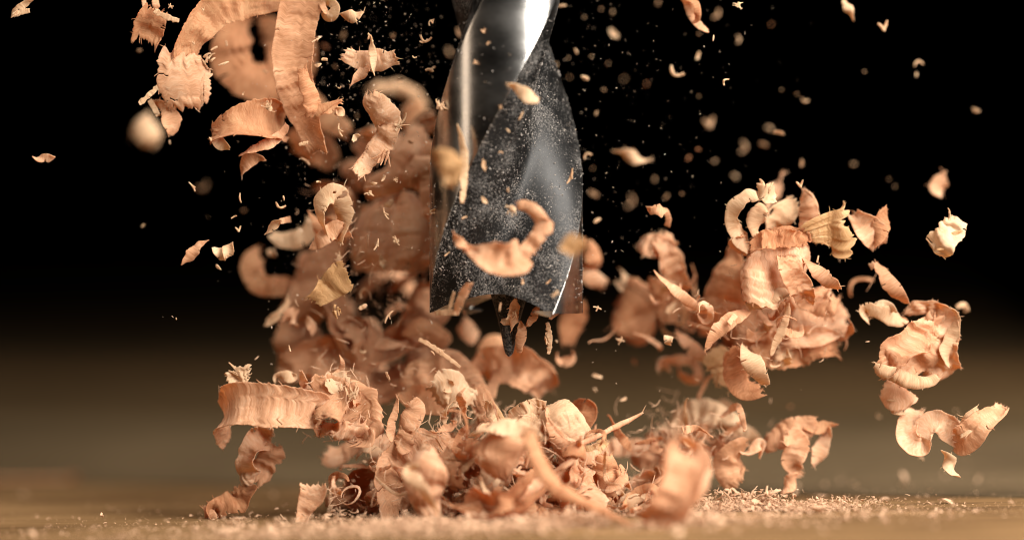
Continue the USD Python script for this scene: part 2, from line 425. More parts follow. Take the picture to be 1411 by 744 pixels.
    off_s = hw[:, None] * np.sin(ph) / cu[:, None]
    off_n = hw[:, None] * (1 - np.cos(ph)) / cu[:, None]
    C = C + N0[:, None] * (bow * L * (4 * (U - .5) ** 2 - .5))[..., None]
    P = C + S[:, None] * off_s[..., None] + N[:, None] * off_n[..., None]
    if ruffle:
        rf = ruffle * hw[:, None] * np.abs(ve) ** 1.5 * np.where(v[None] < 0, n1(mm_u / sc * 1.7, seed + 20)[:, None], n1(mm_u / sc * 1.7, seed + 21)[:, None])
        P = P + N[:, None] * rf[..., None]
    if crumple:
        q = P / (wmax * 1.1) + seed * 3.7
        d = np.stack([meshkit.fbm(q, 2, seed + 30 + c) for c in range(3)], -1) - 0.5
        P = P + d * (crumple * 2.6 * wmax)
        q2 = np.stack([mm_u[:, None] / sc * 1.6 + 0 * v[None], v[None] * 0.35 + 0 * mm_u[:, None], 0 * v[None] + 0 * mm_u[:, None] + seed], -1)
        P = P + N[:, None] * ((meshkit.fbm(q2, 2, seed + 37) - 0.5) * min(crumple * 6.0, 0.9) * wmax)[..., None]
    # fine pleats running across the curl, as a chip breaks off the cutting edge
    pl = (n1(mm_u * 3.1, seed + 40)[:, None] + 0.8 * n1(mm_u * 1.3, seed + 41)[:, None]) * (0.7 + 0.3 * n1(v * 2.3, seed + 42)[None])
    gn = np.cross(np.gradient(P, axis=0), np.gradient(P, axis=1))
    gn /= np.maximum(np.linalg.norm(gn, axis=-1, keepdims=True), 1e-15)
    P = P + gn * (pl * 0.04 * MM * pleat * min(1.0, wmax / MM))[..., None]
    keep = np.ones((nu - 1, nv - 1), bool)
    vv, uu = np.meshgrid(v[:-1], tt[:-1])
    if holes:
        fb = meshkit.fbm(np.stack([uu * L / MM * 0.9, vv * wmax / MM * 0.7, uu * 0 + seed], -1), 2, seed + 50)
        keep &= fb < np.quantile(fb, 1 - holes)
    # splits running in from the long edges along the grain
    if jag > 0.02:
        for _ in range(int(1 + 14 * jag * L / (8 * MM))):
            u0, dep, sgn = rng.integers(1, nu - 2), rng.uniform(0.15, 0.55), rng.choice((-1, 1))
            keep[u0, (vv[u0] * sgn > 1 - dep)] = False
    uv = np.stack([np.broadcast_to(mm_u[:, None], P.shape[:2]), np.broadcast_to(v[None] * wmax / MM, P.shape[:2])], -1) + seed * 5.3 % 91
    me, uv = sheet(P, t * MM, uv, keep)
    if frayed and wide > 7:
        # torn fibres standing out of the ends and edges of the same sheet
        nf_ = int(np.clip(L / MM * 1.5 + wmax / MM * 4, 6, 40))
        e = rng.random(nf_)
        iu = np.where(e < .35, 0, np.where(e < .7, nu - 1, rng.integers(0, nu, nf_)))
        iv = np.where(e < .7, rng.integers(0, nv, nf_), np.where(rng.random(nf_) < .5, 0, nv - 1))
        A = P[iu, iv]
        inner = P[np.clip(iu, 3, nu - 4), np.clip(iv, 1, nv - 2)]
        D = A - inner
        D /= np.maximum(np.linalg.norm(D, axis=1, keepdims=True), 1e-9)
        D = D + rng.normal(0, .55, (nf_, 3))
        D /= np.linalg.norm(D, axis=1, keepdims=True)
        ln = np.exp(rng.normal(np.log(.42), .45, nf_))[:, None] * MM
        bendv = rng.normal(0, .35, (nf_, 3))
        X = np.cross(D, rng.normal(size=(nf_, 3)))
        X /= np.linalg.norm(X, axis=1, keepdims=True)
        Y = np.cross(D, X)
        st = []
        for q, wd in ((-.4, .07), (.3, .07), (.7, .05), (1.0, .015)):
            cpos = A + D * ln * q + bendv * ln * max(q, 0) ** 2 * .5
            st.append(np.stack([cpos + X * wd * MM, cpos + (-.5 * X + .87 * Y) * wd * MM * .7, cpos + (-.5 * X - .87 * Y) * wd * MM * .7], 1))
        Q = np.stack(st, 1).reshape(-1, 3)
        F = []
        for c in range(3):
            for h in range(3):
                a_, b_ = c * 3 + h, c * 3 + (h + 1) % 3
                F += [[a_, b_, b_ + 3], [a_, b_ + 3, a_ + 3]]
        F += [[0, 2, 1], [9, 10, 11]]
        F = (np.array(F)[None] + (np.arange(nf_) * 12)[:, None, None]).reshape(-1, 3)
        u2 = np.repeat(uv[rng.integers(0, len(uv), nf_)], 12, 0)
        me = trimesh.Trimesh(np.vstack([me.vertices, Q]), np.vstack([me.faces, F + len(me.vertices)]), process=False)
        uv = np.vstack([uv, u2])
    return me, uv

def spin(rx, ry, rz):
    return trimesh.transformations.euler_matrix(rx, ry, rz)[:3, :3]

def chip(c, size, rot, seed, turns=0.8, taper=0.5, width=1.0, grow=0.25, pitch=0.2, jag=0.15, crumple=0.10, t=0.12, res=1.0):
    """A conical curl, size (px) its radius, as torn off by a cutting lip; c = (px, py, depth mm)."""
    k = kof(c[2])
    Rr = size * k
    nu = int(np.clip(turns * 6.28 * Rr / (0.28 * MM) * res, 14, 110))
    nv = int(np.clip(width * Rr / (0.28 * MM) * res, 6, 30))
    th = np.linspace(0, turns * 2 * np.pi, nu)
    v = np.linspace(0, 1, nv)
    e0, e1 = jag * n1(th * 2.2, seed + 1) + 0.5 * jag * n1(th * 9, seed + 2), jag * n1(th * 2.2, seed + 3) + 0.6 * jag * n1(th * 9, seed + 4)
    V = e0[:, None] * (1 - v)[None] + (1 + e1[:, None]) * v[None]
    TH = th[:, None] + 0.35 * (n1(v * 5, seed + 5)[None] * np.linspace(1, 0, nu)[:, None] + n1(v * 5, seed + 6)[None] * np.linspace(0, 1, nu)[:, None]) * width
    g = 1 + grow * (TH / (2 * np.pi))
    r = Rr * g * (1 - taper * V)
    h = Rr * (width * (V - 0.5) + pitch * TH / 6.28 * 2)
    bow = 0.16 * Rr * np.sin(np.pi * np.clip(V, 0, 1))
    P = np.stack([(r + bow) * np.cos(TH), (r + bow) * np.sin(TH), h], -1)
    q = P / (Rr * 0.9) + seed * 2.9
    P += (np.stack([meshkit.fbm(q, 3, seed + 30 + a) for a in range(3)], -1) - 0.5) * crumple * 2.6 * Rr
    pl = n1(TH * Rr / MM * 2.6, seed + 40) + 0.7 * n1(TH * Rr / MM * 1.1, seed + 41)
    gn = np.cross(np.gradient(P, axis=0), np.gradient(P, axis=1))
    gn /= np.maximum(np.linalg.norm(gn, axis=-1, keepdims=True), 1e-15)
    P += gn * (pl * 0.04 * MM * min(1.0, Rr / (2 * MM)))[..., None]
    P -= P.reshape(-1, 3).mean(0)
    P = P @ spin(*rot).T + pt(*c)
    rng = np.random.default_rng(seed)
    keep = np.ones((nu - 1, nv - 1), bool)
    for _ in range(int(3 + 18 * jag)):
        u0, dep = rng.integers(1, nu - 2), rng.uniform(0.15, 0.5)
        if rng.random() < 0.5:
            keep[u0, : int(dep * (nv - 1))] = False
        else:
            keep[u0, int((1 - dep) * (nv - 1)):] = False
    uv = np.stack([np.broadcast_to(th[:, None] * Rr / MM, P.shape[:2]), np.broadcast_to(v[None] * width * Rr / MM, P.shape[:2])], -1) + seed * 5.3 % 91
    return sheet(P, t * MM, uv, keep)

SEED = [100]
def nexts():
    SEED[0] += 1
    return SEED[0]

def shave(label, parts, m=None, group=None, cat='wood shaving', name='wood_shaving'):
    """parts: [(part name, (mesh, uv), material)]; one part makes one mesh, several make a thing with children."""
    m = m or PEACH
    if len(parts) == 1:
        pn, (me, uv), mm = parts[0]
        return obj(name, me, mm or m, uv=uv, label=label, cat=cat, group=group)
    x = empty(name, (0, 0, 0), label, cat, group)
    for pn, (me, uv), mm in parts:
        obj(pn, me, mm or m, str(x.GetPath()), uv=uv)
    return x

def rb(pts, w, m=None, part='strip', **k):
    k.setdefault('seed', nexts())
    return (part, ribbon(pts, w, **k), m)

def cp(c, size, rot, m=None, part='curl', **k):
    return (part, chip(c, size, rot, nexts(), **k), m)

def fibres(px, py, dz, n, length, direction, spread, m=None):
    """Loose fibres standing out of a torn end, as separate parts."""
    out, rng = [], np.random.default_rng(nexts())
    for _ in range(n):
        a = math.radians(direction + rng.uniform(-spread, spread))
        L = length * rng.uniform(0.5, 1.1)
        x0, y0 = px + rng.uniform(-6, 6), py + rng.uniform(-5, 5)
        b = a + rng.uniform(-0.6, 0.6)
        p = [(x0, y0, dz), (x0 + math.cos(a) * L * 0.5, y0 - math.sin(a) * L * 0.5, dz + rng.uniform(-.5, .5)), (x0 + math.cos(a) * L * 0.5 + math.cos(b) * L * 0.5, y0 - math.sin(a) * L * 0.5 - math.sin(b) * L * 0.5, dz + rng.uniform(-1, 1))]
        out.append(rb(p, [1.8, 1.3, 0.7], m or PALE, 'fibre', jag=0.0, endjag=0.2, crumple=0.0, roll=rng.uniform(-60, 60), t=0.1))
    return out
shank = trimesh.creation.cylinder(radius=R * 0.98, height=0.03, sections=64)
shank.apply_translation((AX, 0, ztop + 0.0149))
obj('shank', shank, STEEL, BIT, smooth=40)

# ------------------------------------------------------------------ shavings one can point at
# upper left
shave('broad arched shaving at the upper left ending in a torn fan-shaped flap',
      [rb([(398, -8, 6), (352, -2, 4), (306, 8, 2), (276, 36, 0), (258, 68, -1), (251, 96, 0)], [30, 26, 26, 20, 15, 16], RUST, 'strip', roll=[-15, 10, 20, 10, 0], cup=[60, 50, 40], ruffle=0.15),
       rb([(252, 74, -1), (252, 100, -2), (257, 124, -1), (262, 148, 1)], [22, 34, 33, 17], PEACH, 'flap', roll=[-10, 5, 15], cup=[-30, 40, 20], endjag=0.5, jag=0.2)]
      + fibres(285, 84, -1, 5, 16, 70, 40))
shave('small scoop-shaped shaving with two upright stalks at the upper left edge of the spray',
      [rb([(214, 18, 0), (207, 36, -1), (203, 54, 1)], [14, 23, 20], RUST, 'scoop', cup=-70, roll=-12, jag=0.15),
       rb([(199, 22, 0), (199, 6, 1), (194, -10, 2)], [3.5, 3, 3], PEACH, 'stalk', jag=0.1), rb([(214, 20, 1), (215, 6, 2), (208, -8, 3)], [4.5, 4, 3], PEACH, 'stalk', jag=0.1)])
shave('big brown curl with a dark opening, hanging blurred behind the pale upright band',
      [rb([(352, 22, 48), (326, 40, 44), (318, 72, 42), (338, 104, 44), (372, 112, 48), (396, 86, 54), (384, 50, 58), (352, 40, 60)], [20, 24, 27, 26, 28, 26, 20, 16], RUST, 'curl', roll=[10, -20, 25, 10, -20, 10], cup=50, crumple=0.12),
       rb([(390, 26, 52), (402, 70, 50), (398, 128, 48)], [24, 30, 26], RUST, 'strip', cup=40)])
shave('long pale shaving band hanging upright from the top edge at the upper left',
      [rb([(418, -22, 2), (410, 20, 0), (404, 66, -2), (408, 112, -3), (420, 156, 0), (436, 196, 6)], [27, 28, 27, 26, 20, 12], PEACH, 'band', roll=[-18, -10, -6, -15, -30], cup=[75, 70, 60, 60], crumple=0.06, jag=0.06)])
shave('narrow brown curled leaf with ruffled edges at the foot of the pale upright band',
      [rb([(417, 96, -8), (424, 118, -9), (432, 140, -9), (428, 162, -7)], [3, 10, 13, 6], RUST, 'leaf', cup=90, roll=30, ruffle=0.4),
       rb([(428, 158, -7), (452, 146, -8), (470, 138, -9)], [9, 5, 3], RUST, 'tail', ruffle=0.5, roll=30)])
shave('wide orange cup-shaped shaving with a folded rim at the left, below the big brown curl',
      [rb([(292, 189, -2), (312, 180, -4), (336, 174, -3), (364, 170, 1), (394, 168, 6)], [5, 18, 32, 34, 20], RUST, 'cup', cup=[-60, -120, -130, -90], roll=[20, 25, 10], ruffle=0.12),
       rb([(330, 214, -5), (350, 205, -6), (378, 193, -4), (396, 172, 0)], [4, 7, 6, 4], PEACH, 'rim', cup=60, roll=25, jag=0.25),
       rb([(290, 190, -4), (304, 198, -5), (316, 205, -5)], [3, 7, 4], PALE, 'torn_edge', ruffle=0.5)])
shave('small curled hook of pale wood under the orange cup',
      [rb([(333, 240, 2), (338, 226, 1), (350, 219, 0), (364, 221, 1)], [5, 8, 8, 5], PEACH, 'hook', cup=60, jag=0.25, ruffle=0.3)])
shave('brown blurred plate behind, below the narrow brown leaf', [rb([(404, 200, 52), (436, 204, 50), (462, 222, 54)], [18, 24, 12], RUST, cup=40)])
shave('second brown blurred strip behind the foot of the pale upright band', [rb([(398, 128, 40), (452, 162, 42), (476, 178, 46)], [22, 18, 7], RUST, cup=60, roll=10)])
shave('torn fragment with a square pale chip and curled fibres, right of the pale upright band',
      [rb([(442, 158, -3), (454, 150, -4), (470, 140, -3)], [5, 6, 4], RUST, 'strip', ruffle=0.5), rb([(463, 150, -3), (473, 160, -3)], [7, 6], PALE, 'chip', jag=0.2)]
      + fibres(460, 146, -3, 4, 18, -40, 70, PEACH))
shave('out-of-focus round blob of pale wood at the far left of the spray', [rb([(186, 166, -84), (202, 184, -86), (206, 206, -84)], [17, 18, 7], PALE, cup=80, crumple=.2)])
shave('small bent leaf with a frayed top beside the out-of-focus round blob',
      [rb([(234, 186, 4), (236, 168, 3), (226, 148, 3), (212, 142, 5)], [5, 11, 8, 5], PEACH, 'leaf', cup=-60, ruffle=.3), rb([(206, 138, 4), (214, 152, 3), (218, 160, 4)], [3, 4, 3], PALE, 'twig', ruffle=.6)])
shave('rough fuzzy splinter leaning up to the right of the small bent leaf', [rb([(192, 143, -2), (206, 131, -2), (219, 118, -2)], [3.5, 3.6, 3], PALE, jag=.5, ruffle=.4, crumple=.25)], cat='wood splinter', name='wood_splinter')
shave('rough fuzzy splinter beside the scoop with two stalks', [rb([(212, 15, -4), (228, 23, -4), (247, 29, -4)], [3.4, 4, 3], PALE, jag=.5, ruffle=.4, crumple=.25)], cat='wood splinter', name='wood_splinter')
shave('forked pale splinter alone in the top left corner', [rb([(15, 25, -2), (24, 14, -2), (34, 6, -2), (47, 0, -2)], [3, 5, 4, 3], PALE, 'prong', jag=.3), rb([(18, 22, -2), (30, 17, -2), (41, 15, -2)], [3, 4, 3], PALE, 'prong', jag=.3)], cat='wood splinter', name='wood_splinter')
shave('small rough crumb alone in the black at the far left', [rb([(48, 217, 2), (60, 218, 1), (75, 217, 2)], [4, 5, 4], PEACH, crumple=.4, jag=.4)], cat='wood chip', name='wood_chip')
shave('curled pale nest of thin strips at the top edge, right of the pale upright band',
      [rb([(440, -4, 0), (446, 10, -1), (450, 20, -1)], [5, 4, 3], PEACH, 'strip'), rb([(446, 8, 0), (456, 4, -2), (461, 14, -2), (452, 25, 0), (445, 18, 1)], [5, 6, 7, 6, 3], PALE, 'strip', roll=[30, -20, 20])])
shave('pale pointed leaf flake near the top edge left of the drill bit', [rb([(471, 22, -1), (482, 23, -2), (498, 17, -1)], [5, 8, 3], PALE, cup=50)], cat='wood flake', name='wood_flake')
shave('square-ended flake crossed by an upright pale peg, left of the drill bit near the top',
      [rb([(477, 76, -2), (500, 84, -4), (524, 84, -3), (547, 80, -2)], [6, 13, 14, 12], PEACH, 'flake', cup=35, roll=-15, jag=.25, ruffle=.25), rb([(511, 50, -5), (513, 72, -6), (516, 102, -5)], [3, 4.5, 6], PALE, 'peg', cup=80, jag=.2),
       rb([(508, 92, -4), (496, 104, -3), (484, 117, -2)], [8, 7, 3], PEACH, 'torn_leg', ruffle=.4)] + fibres(512, 54, -5, 3, 8, 90, 60))
shave('grey-brown smudge of a shaving far behind, right of the square-ended flake', [rb([(508, 128, 88), (540, 120, 92), (572, 132, 96), (584, 146, 96)], [7, 13, 11, 5], PALE, cup=80, crumple=.3, ruffle=.5, natural=False)])
shave('fan-shaped flake drawn out downward into frayed roots, left of the drill bit',
      [rb([(506, 138, -4), (522, 158, -6), (534, 176, -6), (526, 196, -5), (508, 220, -4), (490, 240, -4)], [8, 21, 20, 14, 7, 2.5], PEACH, 'flake', cup=60, roll=-25, jag=.3, ruffle=.3)]
      + fibres(530, 208, -6, 8, 22, -110, 35, PEACH) + fibres(548, 176, -5, 5, 18, 20, 60) + fibres(500, 228, -4, 4, 16, -120, 30))
shave('blurred vertical strip behind the frayed roots of the fan-shaped flake', [rb([(566, 138, 62), (572, 170, 60), (576, 206, 62)], [14, 16, 14], RUST, cup=60)])

# the great curls behind the drill on the left
shave('tall blurred curl of wood rising behind the left flank of the drill bit',
      [rb([(512, 268, 40), (530, 246, 30), (556, 226, 28), (580, 196, 34), (600, 178, 44)], [12, 26, 36, 34, 22], PEACH, 'curl', cup=[60, 90, 70], roll=[40, 10, -35], crumple=.12, natural=False),
       rb([(572, 262, 30), (590, 236, 26), (604, 204, 34)], [22, 26, 16], PEACH, 'strip', cup=-60, roll=[-20, 25]),
       rb([(596, 196, 30), (592, 250, 24), (600, 312, 30)], [10, 14, 12], PEACH, 'edge_strip', cup=60, roll=[30, -30])])
shave('large drum-shaped brown roll of shaving behind the drill bit on its left',
      [rb([(488, 322, 60), (480, 322, 46), (496, 320, 34), (530, 318, 26), (566, 320, 26), (596, 326, 36), (604, 330, 54)], [36, 50, 60, 62, 58, 50, 40], PEACH, 'roll', side=(0.2, -1, 0.2), crumple=.13, ruffle=.2, cup=40)])
shave('broad sloping strip of shaving at the left flank of the large drum-shaped roll',
      [rb([(452, 318, 60), (446, 360, 54), (432, 404, 50), (420, 456, 50), (402, 512, 54)], [32, 38, 36, 40, 26], PEACH, 'strip', cup=[60, -40, 50, -50], roll=[-30, -10, 30, 5], crumple=.2, ruffle=.35, jag=.16, natural=False)])
shave('large bowl-shaped blurred shaving with a curling rim behind the lower end of the drill bit',
      [rb([(452, 420, 42), (468, 462, 36), (504, 486, 34), (548, 476, 38), (584, 440, 46), (600, 396, 54)], [14, 30, 40, 44, 46, 36], PEACH, 'bowl', cup=[-60, -95, -95, -80], roll=[40, 25, 10, -25], crumple=.14, ruffle=.3, jag=.15, natural=False),
       rb([(466, 396, 40), (474, 440, 34), (498, 466, 30), (528, 474, 29), (560, 472, 32)], [8, 9, 9, 8, 6], PEACH, 'rim', cup=70, roll=20, crumple=.1)])
shave('wide drooping shaving under the bowl-shaped one, reaching down to the rolled band',
      [rb([(388, 520, 44), (428, 498, 38), (478, 502, 34), (522, 516, 34), (566, 498, 40), (596, 466, 48)], [10, 34, 40, 38, 34, 22], PEACH, 'sheet', cup=[40, -60, 70, -40], roll=[0, 30, 40, 10], crumple=.2, ruffle=.35, jag=.18, natural=False)])
shave('thin dark-edged sliver crossing the gap between the drum-shaped roll and the bowl', [rb([(534, 402, 58), (556, 388, 56), (574, 376, 58)], [4, 5, 4], RUST, jag=.1), rb([(578, 396, 40), (592, 393, 38), (604, 394, 38)], [3, 4, 3], PEACH)])
shave('pod-shaped loop of pale wood with two small holes, left of the drill bit',
      [rb([(450, 322, -4), (440, 296, -6), (447, 272, -7), (462, 267, -7), (473, 286, -5), (472, 312, -3), (468, 334, -2)], [6, 9, 11, 11, 11, 11, 7], PALE, 'loop', roll=[20, 10, 0, 0, 10], cup=50, crumple=.08, jag=.08, holes=.03),
       rb([(428, 337, -1), (446, 328, -3), (462, 318, -3), (474, 330, -1)], [4, 9, 13, 8], PEACH, 'skirt', ruffle=.3, jag=.3)])
shave('slim stem curving down behind the pod-shaped loop', [rb([(426, 292, 18), (438, 312, 16), (436, 334, 18)], [5, 6, 6], RUST, cup=60)])
shave('blurred pale leaf pointing left, beside the pod-shaped loop', [rb([(376, 322, 30), (402, 330, 28), (424, 322, 28), (430, 300, 30)], [5, 12, 13, 8], PALE, cup=60, ruffle=.2)])
shave('short pale stick in front of the blurred leaf pointing left', [rb([(366, 322, -6), (376, 312, -8), (388, 304, -9)], [4, 5, 4], PALE, 'stick', cup=80), rb([(386, 305, -9), (400, 302, 10)], [4, 4], PEACH, 'stick')], cat='wood splinter', name='wood_splinter')
shave('blurred hook-shaped brown shaving left of the great curls', [rb([(358, 350, 46), (346, 372, 44), (360, 392, 42), (386, 394, 44), (406, 398, 48)], [11, 16, 14, 12, 10], RUST, cup=70, crumple=.15), rb([(372, 352, 40), (376, 346, 40)], [6, 6], PALE)])
shave('ochre leaf-shaped flake with a ragged right edge, in front of the broad sloping strip',
      [rb([(434, 414, -7), (448, 402, -9), (462, 388, -9), (478, 376, -8)], [5, 14, 21, 16], STRAW, 'leaf', cup=40, roll=-15, jag=.18, endjag=.4, ruffle=.15)] + fibres(462, 424, -8, 5, 12, -80, 30, STRAW))
shave('tangle of thin blurred strips hanging at the left of the great curls',
      [rb([(366, 444, 26), (380, 436, 24), (392, 424, 24), (398, 412, 26)], [6, 5, 4, 5], PALE, 'strip'), rb([(390, 444, 26), (404, 436, 24), (408, 446, 26)], [6, 9, 8], PEACH, 'strip', ruffle=.5), rb([(422, 440, 20), (430, 450, 20), (432, 460, 22)], [6, 5, 4], PEACH, 'strip', ruffle=.4)])
shave('bent worm-like shaving alone at the left', [rb([(252, 364, -10), (262, 354, -11), (272, 340, -11), (286, 331, -10)], [6, 6.5, 5, 4], PEACH, cup=110, jag=.05)])
shave('butterfly-shaped flake right of the bent worm-like shaving', [rb([(294, 341, -2), (304, 350, -3), (311, 357, -3)], [3, 6, 3], PALE, 'wing', ruffle=.3, jag=.3), rb([(311, 357, -3), (314, 346, -3), (320, 334, -2)], [4, 7, 4], PALE, 'wing', ruffle=.3, jag=.3)], cat='wood flake', name='wood_flake')

# lower left
shave('horizontal rolled band of pleated shaving with a ragged curled right end at the lower left',
      [rb([(318, 600, 10), (312, 578, 2), (318, 560, -6), (342, 557, -11), (378, 559, -12), (414, 562, -11), (446, 570, -8)], [28, 30, 32, 31, 31, 30, 26], PEACH, 'band', side=(0.08, -1, 0.15), cup=-40, crumple=.05, jag=.07, pleat=2.4),
       rb([(430, 574, -7), (452, 560, -11), (476, 556, -11), (492, 574, -8), (486, 600, -4)], [22, 34, 38, 32, 14], PEACH, 'ragged_end', cup=-80, roll=[10, 25, -15], jag=.3, ruffle=.4, crumple=.25),
       rb([(440, 594, -8), (462, 590, -12), (486, 596, -11), (500, 588, -8)], [8, 13, 15, 8], PEACH, 'fold', cup=110, ruffle=.5, crumple=.3),
       rb([(452, 536, -8), (466, 526, -7), (478, 520, -5)], [10, 12, 7], PALE, 'tuft', ruffle=.6, jag=.4), rb([(490, 560, -8), (492, 544, -8), (491, 530, -7)], [7, 5, 2], PEACH, 'spike', cup=60)]
      + fibres(484, 546, -9, 8, 18, 80, 45))
shave('small frayed tuft on top of the left end of the rolled band', [rb([(318, 524, -2), (330, 516, -4), (342, 512, -3)], [10, 12, 8], PALE, 'tuft', crumple=.3, jag=.5, ruffle=.5)] + fibres(330, 512, -3, 6, 14, 90, 70))
shave('thin sliver standing over the rolled band', [rb([(380, 524, 8), (392, 518, 6), (404, 520, 6), (398, 512, 8)], [5, 6, 6, 3], PALE, ruffle=.4)])
shave('crinkled shaving tail hanging down from the rolled band towards the bench',
      [rb([(376, 596, 6), (356, 606, 4), (340, 632, 3), (344, 656, 3), (352, 664, 5)], [14, 18, 15, 14, 9], PEACH, 'tail', cup=[-60, -90, 60], roll=[20, -30, 30], ruffle=.3, crumple=.2),
       rb([(378, 612, 6), (366, 640, 6), (350, 660, 6)], [10, 15, 10], PEACH, 'fold', ruffle=.4, jag=.3, crumple=.25)])
shave('low crinkled shaving standing on the bench at the end of the hanging tail',
      [rb([(336, 668, 4), (324, 688, 2), (308, 696, 2), (290, 712, 3)], [14, 17, 11, 7], RUST, 'strip', cup=[-70, 60, -60], roll=[10, -30, 30], ruffle=.5, crumple=.25), rb([(292, 718, 2), (287, 705, 2), (281, 698, 2)], [8, 6, 3], PEACH, 'prong', ruffle=.3)])
shave('small upright cup of shaving standing alone on the bench left of the heap', [rb([(432, 672, -14), (428, 690, -16), (420, 706, -16), (418, 724, -16)], [19, 17, 10, 4], PEACH, 'cup', cup=-100, jag=.18, roll=-10)])

# the heap under the drill
shave('open loop of shaving with a round hole at the left end of the heap',
      [rb([(452, 628, 22), (474, 622, 18), (500, 604, 15), (528, 612, 14), (538, 640, 15), (528, 668, 16), (500, 684, 18)], [11, 13, 14, 16, 18, 17, 11], PEACH, 'loop', roll=[-30, 25, 30, 20, -10, 30], cup=50, ruffle=.2),
       rb([(492, 628, 10), (512, 618, 8), (520, 634, 10), (506, 644, 12)], [8, 9, 9, 6], PALE, 'inner_curl', roll=40, cup=60)])
shave('flat pink shaving lying on the bench at the left foot of the heap', [rb([(448, 692, 8), (468, 689, 8), (490, 680, 8)], [6, 6, 5], PEACH, cup=60, roll=30)])
shave('upright leaf with a needle-thin spike at the left of the heap', [rb([(542, 604, -8), (540, 580, -9), (546, 562, -8), (547, 548, -8)], [8, 5, 4, 1.2], PEACH, 'spike', ruffle=.3), rb([(556, 592, -8), (566, 576, -10), (572, 562, -9), (566, 552, -8)], [9, 15, 14, 6], PEACH, 'leaf', cup=-70, roll=15), rb([(544, 622, -7), (556, 606, -9), (562, 590, -9)], [14, 13, 10], PEACH, 'stem', cup=60, roll=20, crumple=.15)])
shave('large orange shaving arching over the back of the heap below the drill point',
      [rb([(556, 524, 24), (584, 506, 20), (620, 496, 20), (648, 518, 16), (666, 556, 10), (672, 588, 6)], [20, 32, 34, 26, 17, 12], PEACH, 'arch', cup=[40, 70, 40], roll=[25, 40, 15, -25], crumple=.14, ruffle=.3, natural=False), rb([(556, 536, 20), (590, 556, 16), (628, 552, 16)], [12, 20, 12], RUST, 'lip', cup=-80, roll=20)])
shave('curled bright shaving in the back of the heap, right behind the drill point',
      [rb([(662, 520, 34), (688, 500, 30), (716, 504, 28), (744, 528, 30), (748, 552, 34)], [18, 24, 28, 22, 12], PEACH, 'curl', cup=70, roll=[30, 10, -20, 20], ruffle=.3, crumple=.2), rb([(672, 560, 20), (680, 532, 22), (686, 508, 24)], [5, 6, 6], PEACH, 'stem', cup=80), rb([(672, 492, 40), (684, 478, 42), (694, 490, 42)], [14, 18, 12], RUST, 'lobe', cup=80)])
shave('pale ragged chip held in front of the orange arch', [rb([(596, 552, 4), (622, 540, 2), (648, 556, 2)], [14, 22, 14], PALE, crumple=.3, ruffle=.4, jag=.3), rb([(612, 534, 2), (626, 530, 2)], [8, 7], PALE)])
shave('yellow-edged splinter curl beside the foot of the orange arch', [rb([(668, 556, -2), (680, 570, -4), (692, 584, -4)], [6, 8, 5], PALE, ruffle=.3, jag=.35), rb([(676, 552, -2), (690, 572, -4), (698, 590, -3)], [2, 3, 2], STRAW)])
shave('fan-shaped shaving with a smooth face in the middle of the heap',
      [rb([(694, 660, -26), (688, 634, -32), (686, 608, -34), (694, 584, -30)], [8, 30, 44, 40], PEACH, 'fan', cup=[20, 30, 45, 60], roll=[10, 20, 34], crumple=.10, jag=.14, natural=False), rb([(650, 600, -30), (676, 588, -33), (710, 590, -32), (742, 604, -28)], [5, 10, 11, 6], PALE, 'rim', cup=90, roll=30)])
shave('big rounded petal of shaving standing on the bench at the front left of the heap',
      [rb([(600, 722, -32), (596, 694, -38), (594, 662, -40), (604, 634, -36), (616, 622, -28)], [15, 40, 50, 45, 26], PEACH, 'petal', cup=[70, 95, 95, 70], roll=[-14, -10, 6], crumple=.10, jag=.10, natural=False),
       rb([(604, 706, -41), (588, 684, -44), (572, 660, -44), (562, 648, -41), (576, 642, -41)], [4, 7, 8, 8, 6], PALE, 'rolled_edge', cup=120, roll=[10, 20])])
shave('tall curved wall of shaving leaning behind the rounded petal', [rb([(548, 700, -4), (552, 664, -8), (572, 636, -10), (606, 622, -8), (632, 628, -4)], [26, 36, 34, 28, 20], PEACH, cup=[70, 60, 80], roll=[-20, 10, 25], crumple=.12)])
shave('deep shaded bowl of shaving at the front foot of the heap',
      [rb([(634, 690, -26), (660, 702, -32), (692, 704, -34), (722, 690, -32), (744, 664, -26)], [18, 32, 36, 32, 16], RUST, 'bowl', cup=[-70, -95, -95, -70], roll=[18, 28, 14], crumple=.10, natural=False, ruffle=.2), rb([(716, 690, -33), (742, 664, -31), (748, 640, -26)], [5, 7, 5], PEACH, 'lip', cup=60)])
shave('small orange curl inside the heap, beside the fan-shaped shaving', [rb([(654, 660, -14), (636, 640, -16), (640, 618, -16), (660, 622, -18)], [12, 14, 11, 8], RUST, roll=[20, -20, 30], cup=60, ruffle=.3), rb([(618, 632, -20), (640, 640, -22), (652, 632, -22)], [5, 8, 4], PALE, ruffle=.5, jag=.4)])
shave('bright pale sheet folded over the right shoulder of the heap',
      [rb([(752, 560, -2), (768, 574, -8), (784, 594, -10), (796, 616, -6)], [16, 28, 26, 12], PALE, 'sheet', cup=[40, 70, 60], roll=[-20, 0, 20], crumple=.12), rb([(758, 564, -8), (764, 588, -12), (772, 618, -12), (770, 640, -8)], [7, 9, 9, 6], PEACH, 'fold', cup=120),
       rb([(704, 584, 0), (726, 566, -4), (754, 560, -4)], [7, 13, 10], PALE, 'edge', ruffle=.4, crumple=.2), rb([(716, 600, -6), (736, 588, -10), (752, 604, -10), (748, 632, -8)], [10, 16, 16, 10], PALE, 'fold', cup=60, crumple=.25, ruffle=.3)])
shave('glowing orange shaving standing behind the right shoulder of the heap', [rb([(790, 602, 10), (800, 582, 8), (808, 570, 8), (790, 562, 10)], [14, 19, 16, 9], RUST, cup=-60, ruffle=.25, roll=20)])
